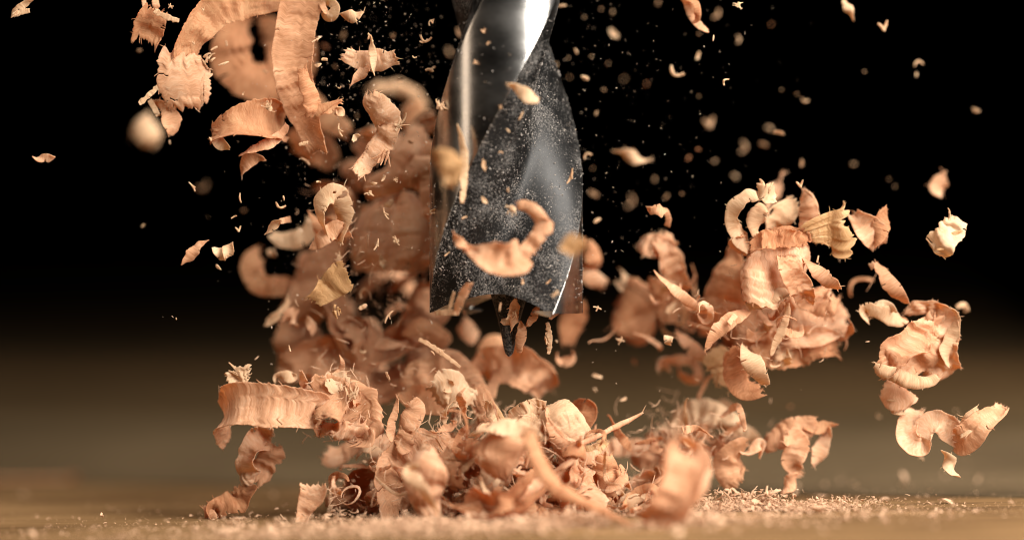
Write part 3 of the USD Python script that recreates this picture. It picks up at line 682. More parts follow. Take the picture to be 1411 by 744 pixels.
shave('straight round splinter sticking out of the heap up to the right', [rb([(780, 618, -16), (812, 606, -13), (848, 588, -9), (874, 575, -6), (886, 568, -5)], [7.5, 7, 6.4, 5.4, 1.5], PEACH, 'stick', cup=190, natural=False, jag=.06, crumple=.05, endjag=1.2)], cat='wood splinter', name='wood_splinter')
shave('yellow-rimmed curl hanging under the straight round splinter', [rb([(788, 622, -4), (808, 622, -6), (826, 612, -5), (836, 606, -4)], [10, 12, 9, 4], STRAW, ruffle=.4, cup=60, roll=20)])
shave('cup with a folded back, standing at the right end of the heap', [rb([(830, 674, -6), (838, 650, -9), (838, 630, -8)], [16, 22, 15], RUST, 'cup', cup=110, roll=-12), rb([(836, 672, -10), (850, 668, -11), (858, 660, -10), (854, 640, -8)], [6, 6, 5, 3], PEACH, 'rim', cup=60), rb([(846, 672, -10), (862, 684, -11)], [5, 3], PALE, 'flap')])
shave('long blurred arm of shaving reaching down to the front right of the heap',
      [rb([(728, 596, -52), (744, 628, -56), (762, 662, -58), (796, 684, -60), (836, 704, -60), (872, 724, -58)], [10, 15, 16, 11, 7, 4], RUST, 'arm', cup=70, roll=35, crumple=.1, natural=False)])
shave('ruffled orange shaving lying at the foot of the blurred arm', [rb([(716, 712, -18), (742, 704, -22), (772, 712, -22), (800, 712, -18)], [12, 24, 22, 12], RUST, ruffle=.5, cup=90, roll=30, crumple=.2)])
shave('pale upright sheet between the blurred arm and the cup at the right end', [rb([(772, 706, -8), (788, 676, -12), (800, 650, -12), (806, 632, -8)], [20, 26, 22, 12], PEACH, cup=70, roll=-25, ruffle=.2, crumple=.15)])

# right of the heap
shave('long flat ribbon lying level across the gap right of the heap', [rb([(822, 624, 30), (856, 616, 28), (896, 618, 26), (936, 620, 26), (960, 628, 24)], [9, 13, 12, 13, 9], PEACH, 'ribbon', cup=50, roll=15, ruffle=.3, crumple=.15), rb([(872, 630, 30), (900, 636, 28), (914, 650, 28)], [10, 15, 8], PEACH, 'fold', ruffle=.5, crumple=.3)])
shave('large out-of-focus cup-shaped shaving in the foreground, right of the heap',
      [rb([(884, 716, -56), (906, 700, -62), (926, 668, -64), (938, 634, -60), (946, 616, -54)], [14, 36, 46, 42, 22], PEACH, 'cup', cup=[-70, -95, -95, -70], roll=[-20, -18, -8], crumple=.12, jag=.14, natural=False), rb([(962, 690, -58), (972, 656, -58), (964, 622, -54), (936, 604, -52)], [7, 8, 8, 7], PEACH, 'rim', cup=90)])
shave('pale dry curl of several blurred strips behind the foreground cup',
      [rb([(904, 604, 34), (930, 584, 30), (962, 570, 28), (996, 576, 28), (1010, 590, 30)], [16, 24, 26, 20, 8], PALE, 'curl', cup=80, roll=20, ruffle=.3, crumple=.25), rb([(930, 610, 26), (936, 584, 24), (942, 562, 24)], [8, 9, 5], PALE, 'upright_strip', cup=60),
       rb([(978, 564, 40), (1000, 562, 40), (1004, 580, 40)], [6, 8, 6], PALE, 'hook', cup=60), rb([(1008, 592, 36), (1030, 598, 36), (1044, 610, 38)], [8, 8, 7], PALE, 'tail', cup=60, ruffle=.3), rb([(890, 602, 34), (912, 600, 34)], [6, 8], RUST, 'flap'), rb([(936, 622, 22), (962, 626, 20), (978, 642, 18)], [6, 9, 8], PEACH, 'arm', cup=90)])
shave('rounded leaf-shaped shaving with a short knotted stalk, in the air right of the foreground cup', [rb([(1014, 668, 12), (1006, 650, 10), (1010, 632, 10), (1022, 618, 12)], [5, 20, 22, 12], PEACH, 'leaf', cup=[40, 80, 60], roll=-20), rb([(1022, 622, 12), (1036, 620, 11), (1046, 612, 12), (1046, 630, 12)], [7, 6, 7, 5], PEACH, 'stalk', ruffle=.4)])
shave('folded shaving with one dangling leg, floating just over the bench at the right',
      [rb([(1056, 612, 16), (1076, 600, 12), (1100, 590, 12), (1122, 588, 14)], [8, 19, 17, 9], PEACH, 'body', cup=-60, roll=20, ruffle=.2), rb([(1084, 600, 10), (1096, 620, 9), (1092, 636, 10), (1102, 646, 12)], [14, 17, 13, 5], PEACH, 'flap', cup=80, ruffle=.3), rb([(1108, 588, 14), (1138, 588, 14), (1152, 586, 16)], [7, 7, 4], RUST, 'top_edge', cup=60), rb([(1142, 588, 15), (1134, 612, 14), (1122, 640, 14)], [8, 9, 9], PEACH, 'leg', cup=80)])
shave('small lobed flake just above the bench under the folded shaving', [rb([(1078, 676, 10), (1088, 666, 9), (1098, 656, 10)], [6, 10, 6], PEACH, cup=60, ruffle=.3)])

# the cluster in the air on the right
shave('barrel-shaped bright shaving at the heart of the cluster in the air on the right',
      [rb([(1030, 376, 18), (1018, 374, 6), (1030, 372, -4), (1058, 369, -7), (1086, 362, -3), (1104, 354, 6), (1112, 348, 18)], [26, 38, 48, 52, 47, 40, 24], PEACH, 'barrel', side=(0.16, -1, 0.25), crumple=.14, jag=.15, cup=38, ruffle=.25, pleat=2),
       rb([(1040, 338, -6), (1060, 330, -10), (1086, 330, -8), (1106, 326, 2)], [7, 12, 11, 8], RUST, 'folded_brim', ruffle=.5, jag=.3, crumple=.2, cup=60),
       rb([(1084, 352, -8), (1092, 376, -9), (1104, 400, -6), (1110, 418, 0)], [12, 16, 15, 9], PEACH, 'side_flap', ruffle=.3, cup=-50, crumple=.15),
       rb([(1030, 422, 4), (1054, 414, -4), (1076, 402, -4), (1092, 400, 2)], [6, 8, 7, 5], PALE, 'lower_lip', cup=120, ruffle=.3), rb([(1040, 326, 8), (1066, 322, 2), (1096, 322, 4), (1114, 324, 10)], [8, 8, 8, 6], RUST, 'upper_lip', cup=90, ruffle=.3)])
shave('white hooked loop of shaving at the top left of the right-hand cluster', [rb([(1032, 344, 4), (1016, 322, 2), (1008, 300, 0), (1016, 280, -2), (1034, 268, -2), (1044, 270, 0)], [9, 10, 8, 9, 11, 7], PALE, 'hook', cup=90, roll=[20, 10, -20]), rb([(1024, 326, 2), (1016, 338, 6), (1030, 350, 8)], [8, 9, 6], PEACH, 'foot', cup=60)])
shave('stubby pale curl inside the white hooked loop', [rb([(1046, 320, 4), (1042, 304, 1), (1048, 288, 1), (1058, 292, 4)], [10, 11, 10, 6], PALE, cup=120)])
shave('brushy frayed chip with upright bristles at the top of the right-hand cluster', [rb([(1044, 262, -8), (1056, 268, -9), (1068, 274, -8)], [7, 10, 7], PALE, 'chip', jag=.5, endjag=.8, ruffle=.4, crumple=.3)] + fibres(1056, 262, -9, 7, 14, 90, 30) + fibres(1064, 272, -8, 4, 10, 0, 60), cat='wood chip', name='wood_chip')
shave('slim blurred strip rising behind the brushy frayed chip', [rb([(1058, 292, 40), (1066, 264, 38), (1078, 240, 40)], [8, 8, 6], PEACH, cup=80)])
shave('pair of rounded blades standing up at the top of the right-hand cluster', [rb([(1060, 322, 18), (1078, 296, 14), (1098, 280, 12)], [14, 18, 10], PALE, 'blade', cup=70, roll=-20, holes=.02), rb([(1112, 330, 12), (1116, 302, 8), (1110, 276, 8), (1104, 266, 10)], [13, 15, 13, 7], PEACH, 'blade', cup=60, roll=20)])
shave('pleated fan of wood spreading to the right of the pair of blades', [rb([(1122, 322, 2), (1136, 320, -1), (1152, 320, -2), (1166, 318, 0)], [5, 16, 28, 36], STRAW, 'fan', cup=[20, 40, 40], roll=[0, -15, -20], jag=.05, pleat=3)])
shave('finger-like curled strip pointing down right from the right-hand cluster', [rb([(1112, 358, -2), (1128, 374, -5), (1142, 388, -6), (1156, 398, -5)], [8, 8, 9, 7], PEACH, 'finger', cup=130), rb([(1126, 362, -4), (1128, 352, -4)], [1.6, 1], PALE, 'fibre')])
shave('broad folded shaving under the barrel, the body of the right-hand cluster',
      [rb([(1000, 470, 34), (1036, 446, 26), (1078, 436, 22), (1118, 438, 22), (1152, 432, 28), (1170, 440, 32)], [24, 42, 46, 40, 30, 10], PEACH, 'sheet', cup=[40, 70, 60, 80], roll=[-10, 15, 25, 10], ruffle=.25, crumple=.2, jag=.12),
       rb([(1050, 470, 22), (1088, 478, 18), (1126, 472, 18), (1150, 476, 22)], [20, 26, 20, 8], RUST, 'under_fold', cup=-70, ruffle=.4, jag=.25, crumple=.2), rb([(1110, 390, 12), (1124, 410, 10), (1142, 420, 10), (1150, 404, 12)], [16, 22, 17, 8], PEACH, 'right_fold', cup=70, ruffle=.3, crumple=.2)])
shave('brown curved wall left of the barrel in the right-hand cluster', [rb([(1010, 340, 24), (998, 380, 22), (988, 420, 22), (992, 460, 26)], [18, 24, 28, 20], RUST, cup=80, roll=-25, crumple=.1), rb([(960, 448, 40), (1000, 440, 34), (1030, 448, 30)], [14, 24, 18], RUST, cup=60)])
shave('long thin arched strip leading into the right-hand cluster from the left', [rb([(903, 374, 8), (918, 388, 5), (938, 406, 4), (962, 424, 4), (990, 432, 8)], [5, 6, 6, 6, 5], PEACH, cup=130, jag=.06)])
shave('pale forked strip curling down in front of the right-hand cluster', [rb([(1030, 428, -2), (1008, 440, -6), (990, 456, -7), (976, 480, -5)], [6, 9, 9, 6], PEACH, cup=130, roll=10), rb([(1014, 434, -6), (1004, 446, -9)], [4, 4], PALE)])
shave('thin upright strip over the folds of the right-hand cluster', [rb([(1084, 418, -2), (1082, 440, -4), (1072, 466, -4), (1064, 490, -2)], [5, 5, 5, 5], PALE, cup=110)])
shave('bright tongue-shaped curl at the bottom of the right-hand cluster', [rb([(1028, 478, 2), (1036, 498, -2), (1046, 516, -2), (1054, 530, 0)], [7, 11, 11, 6], PALE, 'tongue', cup=120), rb([(1008, 484, 6), (1014, 508, 4), (1026, 530, 4), (1044, 534, 6)], [14, 20, 18, 8], RUST, 'cheek', cup=80, ruffle=.2)])
shave('honey-yellow fold at the lower left of the right-hand cluster', [rb([(984, 482, 18), (996, 504, 14), (998, 528, 16)], [18, 22, 12], STRAW, cup=80, ruffle=.3, crumple=.2)])
shave('ragged fringed edge hanging from the lower right of the right-hand cluster', [rb([(1070, 486, 20), (1096, 480, 20), (1122, 470, 22), (1148, 478, 24)], [10, 14, 14, 8], PALE, jag=.5, ruffle=.5, crumple=.3)])
shave('crumpled star-shaped shaving at the upper left of the right-hand cluster', [rb([(878, 336, 30), (904, 338, 27), (926, 344, 27)], [6, 15, 13], PEACH, 'sheet', ruffle=.4, jag=.3, crumple=.25), rb([(908, 330, 27), (922, 356, 26), (934, 384, 27), (944, 396, 30)], [12, 17, 17, 8], PEACH, 'fold', cup=-70, ruffle=.4, crumple=.2), rb([(902, 338, 27), (912, 320, 27)], [8, 6], PALE, 'point')])
shave('orange cupped shaving at the left end of the right-hand cluster', [rb([(852, 402, 44), (870, 420, 40), (884, 446, 40), (876, 474, 46)], [18, 34, 36, 14], RUST, 'cup', cup=[40, 80, 90], roll=15, crumple=.12), rb([(896, 400, 40), (920, 420, 38), (940, 432, 40)], [16, 22, 16], RUST, 'fold', ruffle=.4, crumple=.25), rb([(850, 388, 44), (864, 394, 42), (858, 374, 44)], [4, 9, 3], PALE, 'spike')])
shave('blurred small loops dangling left under the right-hand cluster', [rb([(914, 500, 40), (930, 496, 38), (958, 502, 38), (962, 520, 38), (942, 520, 40), (936, 508, 40)], [8, 6, 6, 7, 8, 6], PEACH, 'loop', roll=[0, 30, 20, 0], cup=60), rb([(912, 508, 42), (922, 500, 40)], [10, 9], PEACH, 'lobe')])
shave('arched blurred twig between the small loops and the honey-yellow fold', [rb([(934, 456, 30), (950, 474, 28), (966, 490, 26), (988, 502, 26)], [8, 8, 8, 9], PEACH, cup=120)])
shave('rounded pale knob caught at the left of the right-hand cluster', [rb([(918, 462, 4), (924, 474, 3)], [6, 6], PALE, crumple=.4, cup=120)])
shave('knobbly short twig in the air above the star-shaped shaving', [rb([(892, 288, 2), (906, 290, 1), (918, 290, 2)], [5, 6, 4], PEACH, 'twig', crumple=.5, jag=.5, ruffle=.4), rb([(916, 290, 6), (921, 300, 8), (919, 312, 10)], [4, 4, 4], PEACH, 'stem')])

# far right
shave('wedge-shaped folded flake in the air right of the pleated fan', [rb([(1176, 292, 8), (1190, 308, 6), (1202, 322, 5), (1210, 340, 7)], [5, 12, 19, 8], PEACH, 'wedge', cup=-60, jag=.1), rb([(1204, 336, 5), (1214, 310, 3), (1222, 290, 5)], [10, 11, 7], RUST, 'fold', cup=70, pleat=2.5)])
shave('frayed bright flake near the right edge, above the others', [rb([(1286, 346, -6), (1300, 330, -8), (1312, 314, -8), (1318, 300, -6)], [9, 17, 15, 8], PALE, 'flake', jag=.35, ruffle=.5, crumple=.3), rb([(1292, 342, -9), (1308, 332, -10), (1326, 320, -8)], [6, 7, 4], STRAW, 'fold', cup=90)] + fibres(1308, 304, -8, 5, 12, 80, 50))
shave('small blurred flame-shaped flake above the frayed bright flake', [rb([(1298, 268, 34), (1294, 252, 33), (1300, 238, 34)], [8, 10, 5], PEACH, jag=.2, cup=60)])
shave('slanting straight stick of shaving above the far-right cluster', [rb([(1208, 362, 6), (1220, 380, 4), (1234, 402, 4), (1248, 418, 6)], [7, 8, 9, 7], PEACH, 'stick', cup=110), rb([(1200, 362, 8), (1204, 370, 8)], [4, 4], PALE, 'chip')])
shave('crab-claw shaped pale shaving at the top left of the far-right cluster', [rb([(1198, 440, 8), (1194, 426, 6), (1206, 428, 5), (1224, 434, 5), (1246, 440, 8)], [6, 8, 9, 11, 6], PALE, 'claw', cup=70, roll=[20, -10, 10]), rb([(1206, 420, 6), (1216, 418, 5), (1230, 430, 5)], [3, 5, 7], PALE, 'finger'), rb([(1240, 442, 8), (1250, 446, 10)], [6, 5], RUST, 'joint')])
shave('thick folded shaving with a rounded shoulder, the main piece of the far-right cluster',
      [rb([(1250, 430, 12), (1272, 424, 8), (1298, 432, 6), (1304, 462, 4), (1296, 500, 6), (1278, 524, 10)], [7, 12, 18, 22, 24, 12], PEACH, 'shoulder', cup=[50, -40, 60], roll=[10, -25, 10, 35], natural=False, crumple=.2, ruffle=.25, jag=.18), rb([(1284, 446, 2), (1262, 470, -2), (1238, 494, -4), (1216, 512, -2)], [14, 26, 28, 14], PEACH, 'front_fold', cup=[30, -60, -40], roll=[20, -15, -30], natural=False, crumple=.22, ruffle=.3, jag=.2),
       rb([(1300, 440, 6), (1280, 472, 2), (1252, 502, 2), (1238, 522, 4)], [16, 28, 26, 14], PEACH, 'mid_fold', cup=60, ruffle=.3, crumple=.2, roll=[20, -10]),
       rb([(1208, 512, -4), (1232, 518, -8), (1262, 524, -8), (1286, 520, -4)], [10, 12, 11, 8], PALE, 'hem', cup=110), rb([(1214, 536, 4), (1228, 544, 2), (1256, 538, 4)], [12, 20, 14], PEACH, 'lower_flap', cup=50, ruffle=.2), rb([(1226, 556, 4), (1240, 566, 3), (1246, 570, 4)], [9, 8, 3], PALE, 'flap_end'), rb([(1308, 500, 4), (1312, 462, 2), (1314, 432, 2), (1310, 426, 2)], [10, 10, 8, 6], PALE, 'right_edge', cup=110)])
shave('dark-edged fleck at the top right corner of the far-right cluster', [rb([(1318, 424, 24), (1326, 420, 24), (1332, 430, 26)], [3, 4, 4], PALE, ruffle=.6)], cat='wood chip', name='wood_chip')
shave('S-shaped shaving with two upswept prongs at the lower right',
      [rb([(1262, 562, 6), (1252, 586, 4), (1254, 610, 3), (1268, 614, 4), (1274, 594, 4), (1290, 582, 2), (1306, 590, 0), (1328, 596, -2)], [8, 11, 12, 11, 11, 12, 16, 20], PEACH, 'body', cup=70, roll=[10, 10, 25, 0, -10]), rb([(1312, 608, -2), (1336, 600, -5), (1352, 582, -5), (1366, 572, -3), (1386, 558, 0)], [12, 20, 14, 8, 6], PEACH, 'wing', cup=60, roll=10), rb([(1322, 596, -4), (1338, 578, -6), (1348, 564, -5)], [8, 10, 7], PALE, 'prong', cup=60)])
shave('bright petal hanging under the S-shaped shaving', [rb([(1300, 624, -6), (1308, 638, -8), (1318, 652, -6)], [7, 10, 8], PALE, cup=80)])

# around and in front of the drill
shave('twisted pale strip split in two, hanging from the top edge right of the drill bit', [rb([(934, -6, 10), (948, 8, 9), (956, 26, 9), (964, 36, 8), (976, 43, 8)], [4.5, 5, 5, 5, 4], PEACH, 'strip'), rb([(944, 0, 6), (960, 8, 5), (961, 24, 6), (956, 30, 8)], [3.5, 4, 4.5, 3], RUST, 'side_strip')])
shave('scoop-shaped shaving with an upright arm floating in front of the drill flute',
      [rb([(640, 338, -34), (662, 350, -38), (692, 358, -40), (718, 352, -38)], [5, 15, 27, 22], PEACH, 'scoop', cup=[-30, -50, -40], roll=[10, 15, 5], jag=.12, natural=False), rb([(716, 362, -37), (734, 334, -36), (746, 308, -36), (736, 290, -35), (712, 284, -33)], [16, 12, 13, 10, 6], PEACH, 'arm', cup=30, roll=[0, 25, -10], natural=False, jag=.12), rb([(746, 302, -36), (758, 312, -36), (760, 322, -36)], [5, 5, 2], PEACH, 'spur'), rb([(646, 344, -36), (630, 330, -34), (624, 318, -34)], [7, 6, 3], PEACH, 'twig')])
shave('upright white sliver in front of the left flank of the drill bit', [rb([(630, 172, -27), (637, 200, -28), (640, 236, -28), (637, 280, -27)], [1, 4.5, 4.5, 4.5], PALE, cup=110, jag=.05)], cat='wood splinter', name='wood_splinter')
shave('blurred yellow flake in front of the left flank of the drill bit', [rb([(598, 220, -62), (616, 226, -64), (640, 236, -62)], [13, 20, 14], STRAW, 'flake', cup=70, crumple=.3), rb([(616, 244, -63), (624, 258, -62)], [9, 6], STRAW, 'leg')], cat='wood flake', name='wood_flake')
shave('small blurred bar in front of the upper flute of the drill bit', [rb([(702, 118, -32), (716, 124, -33), (728, 132, -34), (742, 138, -34)], [4, 6, 8, 7], PALE, cup=100)], cat='wood chip', name='wood_chip')
shave('blurred yellow smudge of a flake at the right rim of the drill bit', [rb([(776, 334, -66), (790, 340, -66), (802, 344, -64)], [11, 14, 10], STRAW, crumple=.3)], cat='wood flake', name='wood_flake')
shave('forked chip stuck under the left cutting edge of the drill bit', [rb([(600, 432, -20), (616, 430, -22), (630, 431, -22)], [3, 4, 3.5], PALE, 'bar', crumple=.2), rb([(629, 430, -23), (636, 410, -26), (648, 390, -28)], [5, 5, 6], PEACH, 'prong', jag=.2, endjag=1), rb([(619, 430, -22), (622, 416, -23), (626, 402, -24)], [2.6, 2.6, 2], PALE, 'prong')], cat='wood chip', name='wood_chip')
shave('lump of packed wood crumbs stuck on the centre point of the drill bit', [rb([(712, 414, -9), (708, 432, -9), (704, 450, -7)], [8, 7, 6], PEACH, 'lump', crumple=.6, jag=.4, ruffle=.5, cup=140), rb([(690, 442, -5), (704, 444, -6)], [3, 5], PALE, 'chip', jag=.4), rb([(720, 444, -3), (718, 466, -4), (714, 486, -3)], [6, 6, 4], PEACH, 'strip', cup=100, crumple=.4)] + fibres(708, 430, -10, 6, 12, -90, 80), cat='wood chip', name='wood_chip')
shave('fuzzy fibre bundle hanging below the right cutting edge of the drill bit', [rb([(754, 444, -4), (757, 464, -4), (756, 488, -4)], [2.5, 3.4, 2.5], PALE, jag=.5, crumple=.2, ruffle=.6)] + fibres(756, 462, -4, 5, 13, -90, 30), cat='wood splinter', name='wood_splinter')
shave('torn flake hanging between the centre point and the right cutting edge', [rb([(741, 422, -6), (735, 436, -7), (728, 450, -6)], [3, 5, 2.5], PEACH, jag=.4, ruffle=.3)] + fibres(732, 440, -6, 3, 12, -110, 20), cat='wood flake', name='wood_flake')
shave('little chip wedged at the corner of the right cutting edge', [rb([(758, 440, -10), (764, 433, -10), (771, 430, -9)], [2, 3.5, 2], PEACH), rb([(748, 418, -8), (744, 406, -8)], [4, 5], PALE)], cat='wood chip', name='wood_chip')
shave('orange pointed shaving hanging behind the right corner of the drill bit', [rb([(790, 418, 44), (788, 440, 42), (786, 474, 44)], [18, 18, 6], RUST, cup=80, crumple=.06)])
shave('orange curled piece behind the right rim of the drill bit', [rb([(798, 340, 40), (814, 346, 38), (820, 360, 38), (806, 372, 40)], [10, 12, 12, 8], RUST, 'curl', cup=70, roll=20), rb([(804, 370, 40), (818, 384, 40), (834, 392, 42)], [12, 12, 6], PEACH, 'lobe', cup=60)])
shave('small blurred C-shaped hook below the right corner of the drill bit', [rb([(768, 486, 30), (774, 498, 30), (788, 494, 30), (790, 484, 30)], [4, 6, 6, 5], PEACH, cup=60)])
shave('blurred chip left of the centre point, under the cutting end', [rb([(634, 446, 44), (646, 458, 42), (656, 468, 44)], [10, 12, 8], PEACH, cup=60)], cat='wood chip', name='wood_chip')
shave('long frayed needle slanting down beneath the left cutting edge', [rb([(577, 467, -4), (596, 478, -5), (616, 492, -5), (634, 506, -4)], [2.6, 3.4, 3.2, 2], PALE, jag=.3, ruffle=.3)] + fibres(600, 480, -5, 3, 10, -30, 30), cat='wood splinter', name='wood_splinter')
shave('little spread-fibred chip clinging to the left rim of the drill bit', [rb([(602, 146, -15), (612, 148, -17)], [4, 4], PALE, jag=.4)] + fibres(608, 147, -17, 7, 9, 90, 180), cat='wood chip', name='wood_chip')
shave('reddish blurred strip of wood lying on the bench at the left edge', [rb([(-30, 661, 190), (30, 660, 188), (96, 659, 184)], [3, 4, 3], RUST, 'strip', roll=40, natural=False), rb([(96, 664, 184), (104, 654, 180)], [5, 5], RUST, 'end_curl', natural=False)])

# landmarks by which the many small pieces are told apart
HEAPMARKS = [(500, 640, 'the open loop'), (552, 580, 'the leaf with the needle-thin spike'), (600, 670, 'the big rounded petal'), (640, 540, 'the orange arch'), (690, 620, 'the fan-shaped shaving'), (690, 700, 'the deep shaded bowl'), (720, 525, 'the curl behind the drill point'), (765, 590, 'the bright pale sheet'), (790, 680, 'the long blurred arm'), (838, 650, 'the cup with a folded back'), (890, 620, 'the long flat ribbon')]
AIRMARKS = [(205, 30, 'the scoop with two stalks'), (250, 110, 'the torn fan-shaped flap'), (350, 75, 'the big brown curl with a dark opening'), (410, 90, 'the pale upright band'), (345, 185, 'the orange cup with a folded rim'), (200, 180, 'the out-of-focus round blob'), (60, 217, 'the lone crumb at the far left'), (512, 85, 'the flake crossed by a peg'), (520, 185, 'the flake with frayed roots'), (485, 22, 'the pale pointed leaf flake'),
            (455, 300, 'the pod-shaped loop'), (410, 325, 'the blurred leaf pointing left'), (375, 380, 'the hook-shaped brown shaving'), (270, 348, 'the bent worm-like shaving'), (310, 345, 'the butterfly-shaped flake'), (460, 400, 'the ochre leaf-shaped flake'), (540, 330, 'the drum-shaped roll'), (520, 450, 'the bowl-shaped blurred shaving'), (395, 440, 'the tangle of thin strips'), (560, 220, 'the tall curl at the left flank'), (480, 520, 'the wide drooping shaving'),
            (637, 225, 'the upright white sliver'), (620, 230, 'the blurred yellow flake'), (700, 345, 'the scoop in front of the flute'), (725, 130, 'the small blurred bar'), (790, 340, 'the yellow smudge at the right rim'), (630, 415, 'the forked chip'), (706, 440, 'the centre point'), (740, 20, 'the white gleam of the steel'), (655, 30, "the steel's upper left edge"), (780, 190, 'the right edge of the dusty flute'),
            (815, 360, 'the orange curl behind the right rim'), (788, 445, 'the orange piece behind the right corner'), (955, 18, 'the twisted pale strip at the top edge'), (905, 290, 'the knobbly short twig'), (918, 355, 'the star-shaped shaving'), (870, 430, 'the orange cupped shaving'), (1055, 268, 'the brushy frayed chip'), (1105, 290, 'the pair of rounded blades'), (1150, 320, 'the pleated fan'), (1200, 310, 'the wedge-shaped flake'),
            (1305, 325, 'the frayed bright flake'), (1298, 252, 'the flame-shaped flake'), (1228, 390, 'the slanting straight stick'), (1265, 470, 'the round-shouldered shaving'), (1315, 590, 'the S-shaped shaving'), (1100, 610, 'the shaving with one dangling leg'), (940, 500, 'the dangling small loops'), (850, 585, 'the straight round splinter'), (870, 215, 'the bar-shaped blurred fleck'), (978, 170, 'the V-shaped blurred fleck'), (930, 100, 'the slim hooked fleck'), (1218, 37, 'the V-shaped fleck at the top right'), (840, 40, 'the topmost gap right of the steel'), (1345, 152, 'the lone fleck at the far right'), (1030, 200, 'the oval blurred fleck')]
def near(px, py, marks):
    x, y, name = min(marks, key=lambda m_: math.hypot(px - m_[0], py - m_[1]))
    dx, dy = px - x, py - y
    way = 'at' if math.hypot(dx, dy) < 10 else ('left of' if dx < 0 else 'right of') if abs(dx) > abs(dy) else ('above' if dy < 0 else 'below')
    return f'{way} {name}'
HUE = {id(PEACH): 'peach', id(PALE): 'pale', id(RUST): 'orange'}

# smaller curls that fill the heap, and more curls flying behind it
rng = np.random.default_rng(5)
for k in range(120):
    px = float(np.clip(rng.normal(700, 102), 475, 905))
    top = np.interp(px, [460, 540, 620, 700, 780, 850, 910], [690, 630, 595, 590, 600, 650, 690])
    dz = rng.uniform(-22, 36)
    size = rng.uniform(10, 20) if k % 2 else rng.uniform(17, 34)
    floor_row = 372 + EYE / kof(dz) - (px - 705) * SR
    py = rng.uniform(top + size * 0.6, max(top + size, floor_row - size * 0.7))
    py = min(py, floor_row - size * 0.55)
    mm_ = [PEACH, PEACH, RUST, PALE][rng.integers(4)]
    lab = f"{'wide' if size > 26 else 'small'} {HUE[id(mm_)]} curl {'deep in' if dz > 8 else 'in'} the heap, {near(px, py, HEAPMARKS)}"
    shave(lab, [cp((px, py, dz), size, rng.uniform(0, 6.28, 3), turns=rng.uniform(0.3, 0.85), taper=rng.uniform(0.2, 0.75), width=rng.uniform(0.7, 1.5), grow=rng.uniform(0, .5), pitch=rng.uniform(0, .3), crumple=rng.uniform(.08, .2), jag=rng.uniform(.1, .3), m=mm_)], group='curls in the heap, ' + lab)
for k in range(17):
    px, py, dz = rng.uniform(405, 600), rng.uniform(190, 540), rng.uniform(18, 80)
    px = max(px, np.interp(py, [190, 300, 450, 540], [510, 465, 410, 400]))
    mm_ = [PEACH, RUST, PEACH][rng.integers(3)]
    lab = f"{HUE[id(mm_)]} curl among the blurred great curls, {near(px, py, AIRMARKS)}"
    shave(lab, [cp((px, py, dz), rng.uniform(16, 42), rng.uniform(0, 6.28, 3), turns=rng.uniform(0.3, 0.8), taper=rng.uniform(0.2, 0.7), width=rng.uniform(0.7, 1.5), m=mm_, crumple=.12, jag=.2)], group='curls behind the drill: ' + lab)

def loose_strips(spots, n, sd, phrase, marks):
    """Thin torn strips, each bent its own way, tangled in between the sheets."""
    r = np.random.default_rng(sd)
    for k in range(n):
        px, py, dz = spots(r)
        a, L, c = r.uniform(0, 6.28), r.uniform(24, 70), r.normal(0, 1.3)
        p, x, y, z = [], px, py, dz
        for q in range(5):
            p.append((x, y, z))
            x, y, z = x + math.cos(a) * L / 4, y - math.sin(a) * L / 4, z + r.normal(0, 4)
            a += c * .5 + r.normal(0, .35)
        floor_row = 372 + EYE / kof(dz) - (px - 705) * SR - 6
        p = [(u, min(v_, floor_row), w_) for u, v_, w_ in p]
        m_ = [PALE, PEACH, PEACH, RUST][r.integers(4)]
        wd = r.uniform(1.4, 6)
        lab = f"{'slim' if wd < 3.7 else 'flat'} {HUE[id(m_)]} torn strip {phrase} {near(px, py, marks)}"
        shave(lab, [rb(p, [wd * r.uniform(.15, .7), wd, wd * r.uniform(.6, 1), wd * r.uniform(.1, .5)], m_, ruffle=.3, jag=.25, roll=[r.uniform(-60, 60), r.uniform(-60, 60)])], group='torn strips: ' + lab, name='torn_strip', cat='wood strip')
def in_heap(r):
    px = float(np.clip(r.normal(695, 105), 470, 905))
    return px, r.uniform(np.interp(px, [460, 540, 620, 700, 780, 850, 910], [670, 600, 570, 565, 575, 630, 670]), 706), r.uniform(-26, 30)
loose_strips(in_heap, 110, 21, 'in the heap,', HEAPMARKS)
RIGHTMARKS = [(1065, 370, 'the bright barrel'), (1110, 300, 'the pair of blades'), (1140, 385, 'the finger-like strip'), (1150, 440, 'the torn right end'), (1040, 510, 'the bright tongue-shaped curl'), (985, 500, 'the honey-yellow fold'), (940, 500, 'the dangling loops'), (870, 430, 'the orange cupped shaving'), (918, 355, 'the star-shaped shaving'), (945, 415, 'the long arched strip'), (1095, 475, 'the ragged fringe')]
loose_strips(lambda r: (r.normal(1050, 62), r.normal(448, 34), r.uniform(0, 40)), 20, 22, 'in the right-hand cluster,', RIGHTMARKS)
loose_strips(lambda r: (r.normal(905, 26), r.normal(425, 30), r.uniform(20, 50)), 10, 23, 'left in the right-hand cluster,', RIGHTMARKS)
LOWMARKS = [(920, 605, 'the dry curl of pale strips'), (1000, 585, 'the hooked pale tail'), (930, 670, 'the foreground cup'), (1010, 645, 'the knotted leaf')]
loose_strips(lambda r: (r.normal(955, 32), r.normal(605, 22), r.uniform(8, 40)), 18, 24, 'right of the heap,', LOWMARKS)
LEFTMARKS = [(400, 565, 'the rolled band'), (470, 560, 'the ragged band end'), (345, 630, 'the crinkled tail')]
loose_strips(lambda r: (r.normal(472, 16), r.normal(568, 24), r.uniform(-14, 6)), 9, 25, 'at the lower left,', LEFTMARKS)
